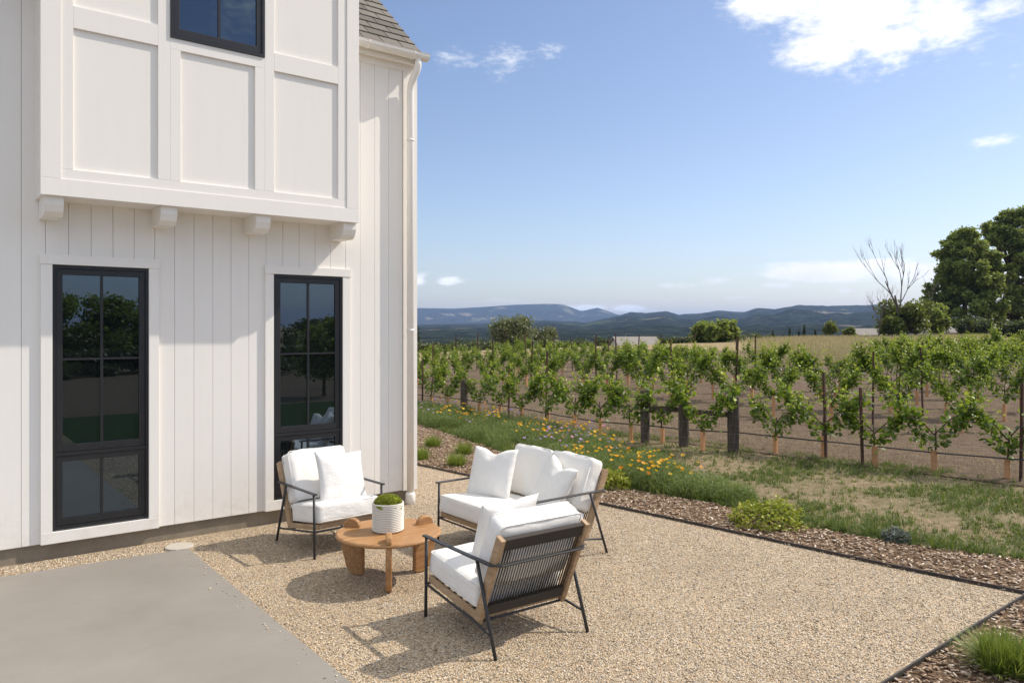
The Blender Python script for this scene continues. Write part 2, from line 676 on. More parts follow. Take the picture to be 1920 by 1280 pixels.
def multibox(boxes, bevel=0.0):
    v, f = [], []
    for lo, hi in boxes:
        b = len(v)
        v += boxv(lo, hi)
        f += [tuple(i + b for i in q) for q in CUBE_F]
    if bevel <= 0:
        return raw_mesh('box', v, f)
    bm = bmesh.new()
    vs = [bm.verts.new(p) for p in v]
    for q in f:
        bm.faces.new([vs[i] for i in q])
    bmesh.ops.bevel(bm, geom=bm.edges[:], offset=bevel, segments=2, affect='EDGES', profile=.6)
    me = bpy.data.meshes.new('box')
    bm.to_mesh(me)
    bm.free()
    return me


def tube_vf(pts, rad, n=8, cap=True, base=0, squash=None):
    """tapered tube along a polyline -> verts, quads"""
    pts = [Vector(p) for p in pts]
    if not hasattr(rad, '__len__'):
        rad = [rad] * len(pts)
    V, F = [], []
    up = Vector((0, 0, 1))
    prev = None
    for i, p in enumerate(pts):
        d = (pts[min(i + 1, len(pts) - 1)] - pts[max(i - 1, 0)]).normalized()
        if prev is None:
            a = d.cross(up)
            if a.length < 1e-3:
                a = Vector((1, 0, 0))
            a.normalize()
        else:
            a = (prev - d * prev.dot(d)).normalized()
        prev = a
        b = d.cross(a)
        for k in range(n):
            t = 2 * math.pi * k / n
            V.append(tuple(p + (a * math.cos(t) + b * math.sin(t)) * rad[i]))
    for i in range(len(pts) - 1):
        for k in range(n):
            k2 = (k + 1) % n
            F.append((base + i * n + k, base + i * n + k2, base + (i + 1) * n + k2, base + (i + 1) * n + k))
    if cap:
        F.append(tuple(base + k for k in range(n))[::-1])
        F.append(tuple(base + (len(pts) - 1) * n + k for k in range(n)))
    return V, F


def tube_mesh(pts, rad, n=8, smooth=True):
    V, F = tube_vf(pts, rad, n)
    return raw_mesh('tube', V, F, smooth)


def multitube(list_of, n=6, smooth=True):
    V, F = [], []
    for pts, rad in list_of:
        v, f = tube_vf(pts, rad, n, True, len(V))
        V += v
        F += f
    return raw_mesh('tubes', V, F, smooth)


def rot_random(n, tilt=None):
    """n random rotation matrices; tilt = max lean from upright (rad) or None for any"""
    a = RNG.uniform(0, 2 * np.pi, n)
    ca, sa = np.cos(a), np.sin(a)
    Rz = np.zeros((n, 3, 3))
    Rz[:, 0, 0] = ca
    Rz[:, 0, 1] = -sa
    Rz[:, 1, 0] = sa
    Rz[:, 1, 1] = ca
    Rz[:, 2, 2] = 1
    t = RNG.uniform(0, 2 * np.pi if tilt is None else tilt, n)
    ct, st = np.cos(t), np.sin(t)
    Rx = np.zeros((n, 3, 3))
    Rx[:, 0, 0] = 1
    Rx[:, 1, 1] = ct
    Rx[:, 1, 2] = -st
    Rx[:, 2, 1] = st
    Rx[:, 2, 2] = ct
    b = RNG.uniform(0, 2 * np.pi, n)
    Rz2 = np.zeros((n, 3, 3))
    Rz2[:, 0, 0] = np.cos(b)
    Rz2[:, 0, 1] = -np.sin(b)
    Rz2[:, 1, 0] = np.sin(b)
    Rz2[:, 1, 1] = np.cos(b)
    Rz2[:, 2, 2] = 1
    return np.einsum('nij,njk,nkl->nil', Rz, Rx, Rz2)


def scatter(tv, tf, pos, rots, scale, rnd=None):
    """join copies of a template: returns verts, faces, rnd per vertex"""
    tv = np.asarray(tv, float)
    tf = np.asarray(tf)
    n = len(pos)
    scale = np.asarray(scale, float)
    if scale.ndim == 1:
        scale = scale[:, None]
    sv = tv[None] * scale[:, None, :]
    v = np.einsum('nij,nkj->nki', rots, sv) + np.asarray(pos)[:, None, :]
    f = tf[None] + (np.arange(n) * len(tv))[:, None, None]
    if rnd is None:
        rnd = RNG.random(n)
    return v.reshape(-1, 3), f.reshape(-1, tf.shape[1]), np.repeat(rnd, len(tv))


LEAF_V = np.array([(0, 0, 0), (.42, .28, .10), (.30, .78, .04), (0, 1, -.10), (-.30, .78, .04), (-.42, .28, .10)], float)
LEAF_F = np.array([(0, 1, 2, 3), (0, 3, 4, 5)])
QUAD_V = np.array([(-.5, 0, 0), (.5, 0, 0), (.38, .9, .12), (-.38, .9, .12)], float)
QUAD_F = np.array([(0, 1, 2, 3)])


def ground_z(x, y):
    return .01 * np.clip(np.asarray(x, float) - 16, 0, 100) - .10 * np.clip(np.asarray(y, float) - 50, 0, 130)


# ------------------------------------------------------------------ the ground
def build_ground():
    # one sheet to the horizon
    def axis(lo, hi):
        a = np.concatenate([-np.geomspace(1, 12000, 40)[::-1], np.linspace(-.9, .9, 3), np.geomspace(1, 12000, 60)])
        return a
    xs = np.unique(np.concatenate([np.linspace(-60, 260, 65), np.array([-12000, -6000, -2500, -900, -300, -120, 400, 700, 1200, 2500, 6000, 12000])]))
    ys = np.unique(np.concatenate([np.linspace(-100, 260, 73), np.array([-12000, -6000, -2500, -900, -300, 400, 700, 1200, 2500, 6000, 12000])]))
    X, Y = np.meshgrid(xs, ys)
    Z = ground_z(X, Y) - .02
    nx = len(xs)
    V = np.stack([X.ravel(), Y.ravel(), Z.ravel()], 1)
    i = np.arange(len(ys) - 1)[:, None] * nx + np.arange(nx - 1)[None]
    F = np.stack([i, i + 1, i + 1 + nx, i + nx], -1).reshape(-1, 4)
    tag(obj('ground', raw_mesh('ground', V, F, True), 'field'), kind='structure')

    def sheet(name, poly, z, mat):
        me = raw_mesh(name, [(x, y, z) for x, y in poly], [tuple(range(len(poly)))])
        return tag(obj(name, me, mat), kind='structure')
    # weedy strip, vineyard soil
    sheet('weedy_ground', [(-40, -60), (16, -60), (15.0, -20), (14.2, 3), (13.2, 20), (12.4, 32), (-40, 32)], -.012, 'ground')
    soil = []
    for t in np.linspace(-8, 34, 22):
        soil.append((11.2 - .107 * (t - 4), t))
    V, F = [], []
    n = len(soil)
    cols = 24
    for (x0, y) in soil:
        for k in range(cols):
            x = x0 + (44 - .2 * y + 0) * (k / (cols - 1)) ** 1.3
            V.append((x, y + .25 * (x - 11), float(ground_z(x, y)) + .004))
    for a in range(n - 1):
        for k in range(cols - 1):
            i = a * cols + k
            F.append((i, i + 1, i + 1 + cols, i + cols))
    tag(obj('vineyard_ground', raw_mesh('soil', V, F, True), 'soil'), kind='structure')
    sheet('bare_lot', [(-30, -4.3), (40, -4.3), (60, -60), (-40, -60)], -.006, 'soil')
    sheet('lawn', [(2.2, .75), (30, .2), (30, -4.3), (-30, -4.3), (-30, -1.5), (2.2, -1.5)], -.004, 'lawn')
    mulch = [(5.75, 10.6), (5.95, 8.8), (6.22, 6.38), (6.34, 5.2), (6.53, 3.23), (6.69, 2.21), (4.42, 2.15), (1.9, 2.08), (1.9, .8), (6.9, .7), (8.4, 1.0),
             (7.75, 2.4), (7.36, 3.4), (7.2, 4.4), (7.3, 5.6), (7.05, 6.9), (7.3, 8.8), (7.75, 10.9), (8.3, 13.8), (8.2, 17), (5.2, 17), (5.6, 12.5)]
    sheet('mulch_bed', mulch, -.001, 'mulch')
    gravel = [(-9, 8.2), (-9, 7.35), (1.9, 7.35), (1.9, 2.1), (4.42, 2.15), (6.686, 2.215), (6.534, 3.228), (6.34, 5.21), (6.213, 6.378), (5.944, 8.81), (5.72, 10.9),
              (5.4, 14), (4.0, 14), (4.0, 8.2)]
    sheet('gravel_patio', gravel, .004, 'gravel')
    # concrete slab with a shallow edge
    me = raw_mesh('pad', boxv((-9, -1.45, -.03), (1.953, 7.36, .022)), CUBE_F)
    vs = me.vertices
    for v in vs:
        if v.co.y > 7 and v.co.x < 0:
            v.co.y += .75
    tag(obj('concrete_slab', me, 'pad'), kind='structure')
    # loose pebbles lying on the gravel
    n = 52000
    x = RNG.uniform(1.96, 6.6, n * 2)
    y = RNG.uniform(2.2, 10.5, n * 2)
    ok = (x < 6.64 - .107 * (y - 2.3)) & ((y < 7.72) | (x > 4.75))
    # denser near the camera
    keep = RNG.random(n * 2) < np.clip(1.25 - .1 * (y - 2), .25, 1)
    ok &= keep
    x, y = x[ok][:n], y[ok][:n]
    x2 = RNG.uniform(0, 2.0, 4200)
    y2 = 7.39 + RNG.uniform(0, .40, 4200) + np.clip(.0 - x2 * 0, 0, 1)
    x = np.concatenate([x, x2])
    y = np.concatenate([y, y2])
    # a few strays on the slab
    xs_ = 1.95 - np.abs(RNG.normal(0, .07, 110))
    ys_ = RNG.uniform(2.5, 7.34, 110)
    x = np.concatenate([x, xs_])
    y = np.concatenate([y, ys_])
    zz = np.where((x < 1.953) & (y < 7.36), .025, .006)
    n = len(x)
    ov = np.array([(1, 0, 0), (0, 1, 0), (-1, 0, 0), (0, -1, 0), (0, 0, 1), (0, 0, -1)], float)
    of = np.array([(0, 1, 4), (1, 2, 4), (2, 3, 4), (3, 0, 4), (1, 0, 5), (2, 1, 5), (3, 2, 5), (0, 3, 5)])
    s = RNG.uniform(.0028, .0072, n) * RNG.choice([1, 1, 1, 1, 1.5], n)
    sc = np.stack([s * RNG.uniform(.8, 1.4, n), s, s * RNG.uniform(.5, .8, n)], 1)
    V, F, r = scatter(ov, of, np.stack([x, y, zz], 1), rot_random(n, .5), sc)
    tag(obj('loose_gravel', raw_mesh('pebbles', V, F, False, r), 'pebble'), 'loose tan pebbles strewn over the gravel patio', 'gravel', kind='stuff')
    # bark chips on the mulch
    cv = np.array(boxv((-.5, -.5, -.5), (.5, .5, .5)))
    cf = np.array(CUBE_F)
    P = []
    poly = np.array(mulch)

    def inside(px, py, poly):
        c = np.zeros(len(px), bool)
        j = len(poly) - 1
        for i in range(len(poly)):
            xi, yi = poly[i]
            xj, yj = poly[j]
            cr = ((yi > py) != (yj > py)) & (px < (xj - xi) * (py - yi) / (yj - yi + 1e-12) + xi)
            c ^= cr
            j = i
        return c
    n = 95000
    x = RNG.uniform(1.9, 8.4, n)
    y = RNG.uniform(.75, 15, n)
    ok = inside(x, y, poly)
    x, y = x[ok], y[ok]
    n = len(x)
    l = RNG.uniform(.012, .05, n)
    sc = np.stack([l, RNG.uniform(.006, .018, n), RNG.uniform(.003, .008, n)], 1)
    V, F, r = scatter(cv, cf, np.stack([x, y, RNG.uniform(.002, .016, n)], 1), rot_random(n, .45), sc, np.clip(RNG.normal(.45, .25, n), 0, 1))
    tag(obj('bark_chips', raw_mesh('chips', V, F, False, r), 'chip'), 'brown shredded bark chips covering the planting bed', 'mulch', kind='stuff')

    # steel edging strips
    def edging(name, pts, label):
        V, F = [], []
        for (x, y) in pts:
            i = min(pts.index((x, y)), len(pts) - 2)
            d = Vector((pts[i + 1][0] - pts[i][0], pts[i + 1][1] - pts[i][1])).normalized()
            nx_, ny_ = -d.y * .006, d.x * .006
            for sx, z in ((1, -.05), (1, .032), (-1, .032), (-1, -.05)):
                V.append((x + nx_ * sx, y + ny_ * sx, z))
        for i in range(len(pts) - 1):
            for k in range(4):
                k2 = (k + 1) % 4
                F.append((i * 4 + k, i * 4 + k2, i * 4 + 4 + k2, i * 4 + 4 + k))
        F += [(0, 1, 2, 3), tuple(len(V) - 4 + k for k in (3, 2, 1, 0))]
        tag(obj(name, raw_mesh(name, V, F), 'edging'), label, 'edging')
    edging('garden_edging', [(5.6, 12.4), (5.838, 9.827), (5.944, 8.811), (6.213, 6.378), (6.339, 5.212), (6.44, 4.274), (6.545, 3.228), (6.70, 2.2)],
           'long dark steel edging strip between gravel and mulch bed behind the loveseat')
    edging('garden_edging', [(6.705, 2.19), (5.5, 2.172), (4.42, 2.144), (1.96, 2.085)],
           'dark steel edging strip at lower right corner by the grass tuft')
    # round drain lid at the slab's corner
    V, F = tube_vf([(0, 0, 0), (0, 0, .018), (0, 0, .022)], [.125, .125, .115], 24)
    o = obj('drain_lid', raw_mesh('lid', V, F), 'lid', None, (1.915, 7.50, .002))
    tag(o, 'round pale drain lid at the far corner of the concrete slab', 'drain lid')


build_ground()

# ------------------------------------------------------------------ farmhouse
YW = 7.80


def build_house():
    house = thing('farmhouse', 'white board sided farmhouse with black windows and projecting upper bay', 'house', (2.6, YW, 0))
    HL = Vector((-2.6, -YW, 0))

    def part(name, boxes, mat='paint', parent=house, bevel=0.0):
        return obj(name, multibox(boxes, bevel), mat, parent, HL if parent is house else None)
    X0, X1 = -4.1, 4.634
    # body behind the boards: foundation, sheathing, side and rear walls
    part('foundation', [((X0, YW + .03, -.05), (X1 - .02, YW + 6.0, .20))], 'foundation')
    part('wall', [((X0, YW + .0265, .16), (X1 - .004, YW + .20, 5.30)), ((X1 - .2, YW + .20, .16), (X1 - .004, YW + 6.0, 5.3)),
                  ((X0, YW + .20, .16), (X0 + .2, YW + 6.0, 5.3)), ((X0 + .2, YW + 5.8, .16), (X1 - .2, YW + 6.0, 5.3))])
    openings = [(.925, 1.719, .2, 2.60), (2.906, 3.691, .2, 2.60)]
    joints = [.701 + .1782 * k for k in range(-27, 22)] + [4.447]
    for a, b in zip(joints[:-1], joints[1:]):
        x0, x1 = a + .0016, b - .0016
        zb, zt = .155, 5.12
        segs = [(x0, x1, zb, zt)]
        for (oa, ob, oz0, oz1) in openings:
            new = []
            for (p, q, r_, s) in segs:
                if q <= oa or p >= ob:
                    new.append((p, q, r_, s))
                    continue
                if p < oa:
                    new.append((p, oa, r_, s))
                if q > ob:
                    new.append((ob, q, r_, s))
                new.append((max(p, oa), min(q, ob), oz1, s))
            segs = new
        yo = random.uniform(-.0012, .0012)
        part('siding_board', [((p, YW + yo, r_), (q, YW + .026, s)) for p, q, r_, s in segs if q - p > .002])
    # faint butt joints show in the photo on two boards: corner board closes the wall
    part('corner_board', [((4.4495, YW - .016, .15), (4.634, YW + .026, 5.12)), ((4.606, YW + .0262, .15), (4.638, YW + .17, 5.12))])
    part('frieze_board', [((3.70, YW - .02, 5.02), (4.64, YW + .02, 5.16))])
    part('frieze_board', [((X0, YW - .02, 5.02), (.78, YW + .02, 5.16))])

    # windows
    def window(x0, x1, z0, z1, yf, mull, mid, glass_in=.072, trim=True, vb=True, xm=None):
        """black frame x0..x1, z0..z1, outer face at yf; mull = height of the bar between the sashes; mid = muntin height"""
        w = .026
        win = part('window', [((x0, yf, z0), (x0 + w, yf + .034, z1)), ((x1 - w, yf, z0), (x1, yf + .034, z1)),
                              ((x0 + w, yf, z1 - w), (x1 - w, yf + .034, z1)), ((x0 + w, yf, z0), (x1 - w, yf + .034, z0 + w))], 'frame')
        sashes = [(z0 + w, z1 - w)] if mull is None else [(mull + .014, z1 - w), (z0 + w, mull - .014)]
        if mull is not None:
            obj('mullion', multibox([((x0 + w, yf + .002, mull - .014), (x1 - w, yf + .034, mull + .014))]), 'frame', win)
        ys = yf + .009
        for si, (a, b) in enumerate(sashes):
            s = .052
            sx0, sx1 = x0 + w + .002, x1 - w - .002
            a2, b2 = a + .002, b - .002
            sash = obj('sash', multibox([((sx0, ys, a2), (sx0 + s, ys + .024, b2)), ((sx1 - s, ys, a2), (sx1, ys + .024, b2)),
                                         ((sx0 + s, ys, b2 - s), (sx1 - s, ys + .024, b2)), ((sx0 + s, ys, a2), (sx1 - s, ys + .024, a2 + s * 1.25))], .003), 'frame', win)
            gx0, gx1, gz0, gz1 = sx0 + s, sx1 - s, a2 + s * 1.25, b2 - s
            xm_ = (gx0 + gx1) / 2
            cuts = [gz0, gz1] if (mid is None or si == 1) else [gz0, mid, gz1]
            obj('muntin', multibox([((xm_ - .011, ys + .004, gz0), (xm_ + .011, ys + .0235, gz1))]), 'frame', win)
            if len(cuts) == 3:
                obj('muntin', multibox([((gx0, ys + .006, mid - .009), (xm_ - .0112, ys + .0235, mid + .009)),
                                        ((xm_ + .0112, ys + .006, mid - .009), (gx1, ys + .0235, mid + .009))]), 'frame', win)
            for ca, cb in zip(cuts[:-1], cuts[1:]):
                for pa, pb in ((gx0, xm_), (xm_, gx1)):
                    g = obj('pane', multibox([((pa + .001, ys + .016, ca + .001), (pb - .001, ys + .022, cb - .001))]), 'glass', win)
        if trim:
            t = .09
            for nm, bx in (('side_casing', ((x0 - t, YW - .028, z0 - .012), (x0 - .001, YW + .02, z1 + .006))),
                           ('side_casing', ((x1 + .001, YW - .028, z0 - .012), (x1 + t, YW + .02, z1 + .006))),
                           ('head_casing', ((x0 - t - .005, YW - .034, z1 + .0065), (x1 + t + .005, YW + .02, z1 + .092))),
                           ('sill_board', ((x0 - t, YW - .031, .150), (x1 + t, YW + .02, z0 - .0125)))):
                obj(nm, multibox([bx], .002), 'paint', win)
        return win
    window(.931, 1.713, .262, 2.595, YW - .012, .925, 1.763)
    window(2.912, 3.685, .262, 2.595, YW - .012, .925, 1.767)

    # projecting bay with panelled face
    YB = 7.39
    bay = part('bay', [((.802, YB + .03, 3.154), (3.684, YW + .025, 6.35))])
    gv = [(.802, YB + .03, 6.35), (3.684, YB + .03, 6.35), (2.243, YB + .03, 7.85), (.802, YW + 2.6, 6.35), (3.684, YW + 2.6, 6.35), (2.243, YW + 2.6, 7.85)]
    obj('gable', raw_mesh('gable', gv, [(0, 1, 2), (3, 5, 4), (0, 3, 4, 1), (1, 4, 5, 2), (2, 5, 3, 0)]), 'paint', bay)

    def bb(name, x0, x1, z0, z1, y=YB, bevel=.002):
        obj(name, multibox([((x0, y, z0), (x1, YB + .0295, z1))], bevel), 'paint', bay)
    bb('corner_board', .798, .948, 3.296, 6.35)
    bb('corner_board', 3.551, 3.688, 3.296, 6.35)
    bb('skirt_board', .798, 3.688, 3.151, 3.2955)
    yr = YB + .009
    bb('rail', .9485, 3.5505, 3.296, 3.383, yr)
    bb('stile', .9485, 1.038, 3.3835, 6.3, yr)
    bb('stile', 1.707, 1.811, 3.3835, 6.3, yr)
    bb('stile', 2.68, 2.775, 3.3835, 6.3, yr)
    bb('stile', 3.455, 3.5505, 3.3835, 6.3, yr)
    bb('stile', 1.8115, 1.901, 3.3835, 4.5795, yr)
    bb('stile', 2.585, 2.6795, 3.3835, 4.5795, yr)
    bb('rail', 1.0385, 1.7065, 4.585, 4.772, yr)
    bb('rail', 2.7755, 3.4545, 4.578, 4.756, yr)
    bb('rail', 1.8115, 2.6795, 4.58, 4.683, yr)
    for x0 in (.83, 1.738, 2.610, 3.533):
        x1 = x0 + .143
        y0 = YB + .045
        zt = 3.1535
        pr = [(YW - .001, zt), (y0, zt), (y0, zt - .072), (y0 + .028, zt - .132), (y0 + .075, zt - .168), (YW - .001, zt - .168)]
        V = [(x0, y, z) for y, z in pr] + [(x1, y, z) for y, z in pr]
        k = len(pr)
        F = [tuple(range(k))[::-1], tuple(range(k, 2 * k))] + [(i, (i + 1) % k, k + (i + 1) % k, k + i) for i in range(k)]
        me = raw_mesh('corbel', V, [f[::-1] for f in F])
        obj('corbel', me, 'paint', bay)
    window(1.8125, 2.6785, 4.6845, 6.1, YB - .004, None, 5.45, trim=False)

    # roof slope, shingles, gutter and downspout
    pitch = R(42.8)
    ye, ze = 7.665, 5.235
    xr = 4.60
    Ls = 4.4
    cy, sy = math.cos(pitch), math.sin(pitch)

    def slope(x, s, lift):
        return (x, ye + s * cy - lift * sy, ze + s * sy + lift * cy)
    V = [slope(X0, 0, 0), slope(xr, 0, 0), slope(xr, Ls, 0), slope(X0, Ls, 0), slope(X0, 0, -.1), slope(xr, 0, -.1), slope(xr, Ls, -.1), slope(X0, Ls, -.1)]
    roof = obj('roof', raw_mesh('roof', V, [q[::-1] for q in CUBE_F]), 'underlay', house, HL)
    V = [(X0, YW + .02, 5.12), (xr - .03, YW + .02, 5.12), (X0, YW + 6, 5.12), (xr - .03, YW + 6, 5.12), (X0, ye + Ls * cy, ze + Ls * sy - .12), (xr - .03, ye + Ls * cy, ze + Ls * sy - .12)]
    obj('gable_wall', raw_mesh('gable', V, [(1, 3, 5), (0, 4, 2), (2, 4, 5, 3)]), 'paint', house, HL)
    exp_, tw = .178, .25
    for r_ in range(16):
        off = 0 if r_ % 2 == 0 else tw / 2
        off += random.uniform(-.02, .02)
        x = xr + .008 - off
        first = True
        xa = x
        edges = [xr + .008]
        if off > .03:
            edges.append(x)
        while x > 3.35:
            x -= tw
            edges.append(x)
        for b, a in zip(edges[:-1], edges[1:]):
            s0 = r_ * exp_ - .012 + random.uniform(-.004, .004)
            s1 = s0 + exp_ + .05
            t = .009
            l0, l1 = .007 + .004, .0015
            P = []
            for lift_add in (0, t):
                P += [slope(a + .006, s0, l0 + lift_add), slope(b - .006, s0, l0 + lift_add), slope(b - .006, s1, l1 + lift_add * .3), slope(a + .006, s1, l1 + lift_add * .3)]
            obj('shingle', raw_mesh('shingle', P, CUBE_F), 'shingle', roof)
    for fa, fb in ((X0, .79), (3.70, 4.62)):
        part('fascia', [((fa, 7.685, 5.085), (fb, 7.71, 5.235))])
        part('soffit', [((fa, 7.711, 5.10), (fb, YW - .021, 5.12))])
    # half-round gutter
    for ga, gb in ((3.70, 4.665), (X0, .785)):
        prof = []
        r = .066
        yc, zc = 7.612, 5.185
        for k in range(11):
            t = math.pi + math.pi * k / 10
            prof.append((yc + r * math.cos(t), zc + r * math.sin(t)))
        prof = [(yc - r + .012, zc + .006), (yc - r - .004, zc + .008)] + prof + [(yc + r, zc + .03)]
        inner = [(y + (yc - y) * .06, z + .003) for y, z in prof][::-1]
        ring = prof + inner
        k = len(ring)
        V = [(ga, y, z) for y, z in ring] + [(gb, y, z) for y, z in ring]
        F = [(i, (i + 1) % k, k + (i + 1) % k, k + i) for i in range(k)]
        gut = obj('gutter', raw_mesh('gutter', V, F, False), 'paint', house, HL)
        cap = [(yc + r * math.cos(math.pi + math.pi * q / 14), zc + r * math.sin(math.pi + math.pi * q / 14)) for q in range(15)]
        V = [(gb - .001, y, z) for y, z in cap] + [(gb + .003, y, z) for y, z in cap]
        kk = len(cap)
        obj('end_cap', raw_mesh('cap', V, [tuple(range(kk))[::-1], tuple(range(kk, 2 * kk))] + [(i, (i + 1) % kk, kk + (i + 1) % kk, kk + i) for i in range(kk)]), 'paint', gut)
        if ga > 0:
            for bx in (3.90, 4.47):
                band = []
                for q in range(13):
                    t = math.pi + math.pi * q / 12
                    band.append((bx, yc + (r + .003) * math.cos(t), zc + (r + .003) * math.sin(t)))
                obj('bracket', tube_mesh(band, .006, 6), 'paint', gut)
    dp = [(4.545, 7.612, 5.13), (4.545, 7.612, 5.06), (4.538, 7.63, 5.0), (4.515, 7.69, 4.90), (4.508, 7.715, 4.84), (4.506, 7.722, 4.76), (4.506, 7.722, .12)]
    d = obj('downspout', tube_mesh(dp, .041, 16), 'paint', house, HL)
    obj('collar', tube_mesh([(4.506, 7.722, -.03), (4.506, 7.722, .12), (4.506, 7.722, .135)], [.060, .056, .05], 20), 'paint', d)
    for zz in (2.0, 4.2):
        obj('strap', tube_mesh([(4.506, 7.722, zz), (4.506, 7.722, zz + .025)], .044, 16), 'paint', d)


build_house()

# ------------------------------------------------------------------ furniture


def cushion_mesh(w, d, h, r=.05, crown=.03, n=14, seed=0, wrinkle=.006, sag=0.0):
    """boxy upholstered cushion centred on origin: x width, y depth, z thickness"""
    bm = bmesh.new()
    bmesh.ops.create_cube(bm, size=2)
    bmesh.ops.subdivide_edges(bm, edges=bm.edges[:], cuts=n, use_grid_fill=True)
    hw, hd, hh = w / 2, d / 2, h / 2
    off = Vector((seed * 3.7, seed * 1.3, seed * 2.1))
    for v in bm.verts:
        u = v.co.copy()
        # denser toward edges
        p = Vector([math.copysign(abs(c) ** .8, c) for c in u])
        q = Vector((p.x * hw, p.y * hd, p.z * hh))
        inner = Vector((max(-hw + r, min(hw - r, q.x)), max(-hd + r, min(hd - r, q.y)), max(-hh + r * .9, min(hh - r * .9, q.z))))
        dlt = q - inner
        if dlt.length > 1e-6:
            L_ = max(abs(dlt.x), abs(dlt.y), abs(dlt.z))
            q = inner + dlt.normalized() * min(L_, r)
        fx, fy, fz = 1 - u.x ** 2, 1 - u.y ** 2, 1 - u.z ** 2
        q.z += math.copysign(crown, u.z) * fx ** .7 * fy ** .7 * abs(u.z)
        q.y += math.copysign(crown * .5, u.y) * fx * fz * abs(u.y)
        q.x += math.copysign(crown * .5, u.x) * fy * fz * abs(u.x)
        nz = mn.fractal((q + off) * 5.5, 1.0, 2.0, 3)
        nz2 = mn.noise((Vector((q.x * 16, q.y * 5, q.z * 5)) + off))
        v.co = q + q.normalized() * (nz * wrinkle * 1.6 + nz2 * wrinkle * .55)
        v.co.z -= sag * fx * fy
    me = bpy.data.meshes.new('cushion')
    bm.normal_update()
    bm.to_mesh(me)
    bm.free()
    me.polygons.foreach_set('use_smooth', np.ones(len(me.polygons), dtype=bool))
    return me


def piping_mesh(w, d, h, r):
    hw, hd, hh = w / 2 - r * .10, d / 2 - r * .10, h / 2 - r * .42
    tubes = []
    for z in (-hh, hh):
        pts = []
        for cx, cy, a0 in ((hw - r, hd - r, 0), (-hw + r, hd - r, 90), (-hw + r, -hd + r, 180), (hw - r, -hd + r, 270)):
            for q in range(5):
                a = R(a0 + 90 * q / 4)
                pts.append((cx + r * math.cos(a), cy + r * math.sin(a), z))
        pts.append(pts[0])
        tubes.append((pts, .0045))
    return multitube(tubes, 6)


def pillow_mesh(s, thick, seed=0, chop=.05):
    """square knife-edge throw pillow in the XZ plane, thickness on Y; pointed corners, dented top"""
    n = 26
    V, F = [], []
    off = Vector((seed * 5.1, seed * 2.3, .7 * seed))
    for side in (-1, 1):
        for i in range(n + 1):
            for j in range(n + 1):
                a, b = -1 + 2 * i / n, -1 + 2 * j / n
                x = a * s / 2 * (1 - .07 * (1 - b * b))
                z = b * s / 2 * (1 - .07 * (1 - a * a))
                t = thick / 2 * (max(0, (1 - a ** 2)) * max(0, (1 - b ** 2))) ** .42
                if b > 0:
                    dent = math.exp(-(a / .34) ** 2) * b ** 1.5
                    z -= chop * dent * 1.0
                    t *= 1 - .35 * dent
                p = Vector((x, side * t, z))
                edge = min(1 - abs(a), 1 - abs(b))
                wr = mn.fractal((p + off) * 7, 1.0, 2.0, 3) * .009 + mn.noise(Vector((x * 26, z * 9, seed))) * .004 * (1 - edge)
                p.y += side * wr * min(1, edge * 6)
                V.append(tuple(p))
    m = (n + 1) ** 2
    for sd in range(2):
        for i in range(n):
            for j in range(n):
                q = (sd * m + i * (n + 1) + j, sd * m + (i + 1) * (n + 1) + j, sd * m + (i + 1) * (n + 1) + j + 1, sd * m + i * (n + 1) + j + 1)
                F.append(q if sd == 0 else q[::-1])
    me = raw_mesh('pillow', V, F, True)
    bm = bmesh.new()
    bm.from_mesh(me)
    bmesh.ops.remove_doubles(bm, verts=bm.verts[:], dist=.0008)
    bmesh.ops.recalc_face_normals(bm, faces=bm.faces[:])
    bm.to_mesh(me)
    bm.free()
    me.polygons.foreach_set('use_smooth', np.ones(len(me.polygons), dtype=bool))
    return me


def beam(p, q, wx, wz, side=Vector((1, 0, 0)), bevel=.003):
    """rectangular bar from p to q; wx across 'side', wz across the third axis"""
    p, q = Vector(p), Vector(q)
    d = (q - p).normalized()
    s = (side - d * side.dot(d)).normalized()
    t = d.cross(s)
    V = []
    for c in (p, q):
        for a, b in ((-1, -1), (1, -1), (1, 1), (-1, 1)):
            V.append(tuple(c + s * a * wx / 2 + t * b * wz / 2))
    F = [(0, 1, 2, 3), (7, 6, 5, 4), (0, 4, 5, 1), (1, 5, 6, 2), (2, 6, 7, 3), (3, 7, 4, 0)]
    bm = bmesh.new()
    vs = [bm.verts.new(v) for v in V]
    for f in F:
        bm.faces.new([vs[i] for i in f])
    bmesh.ops.recalc_face_normals(bm, faces=bm.faces[:])
    if bevel:
        bmesh.ops.bevel(bm, geom=bm.edges[:], offset=bevel, segments=2, affect='EDGES', profile=.6)
    me = bpy.data.meshes.new('beam')
    bm.to_mesh(me)
    bm.free()
    return me


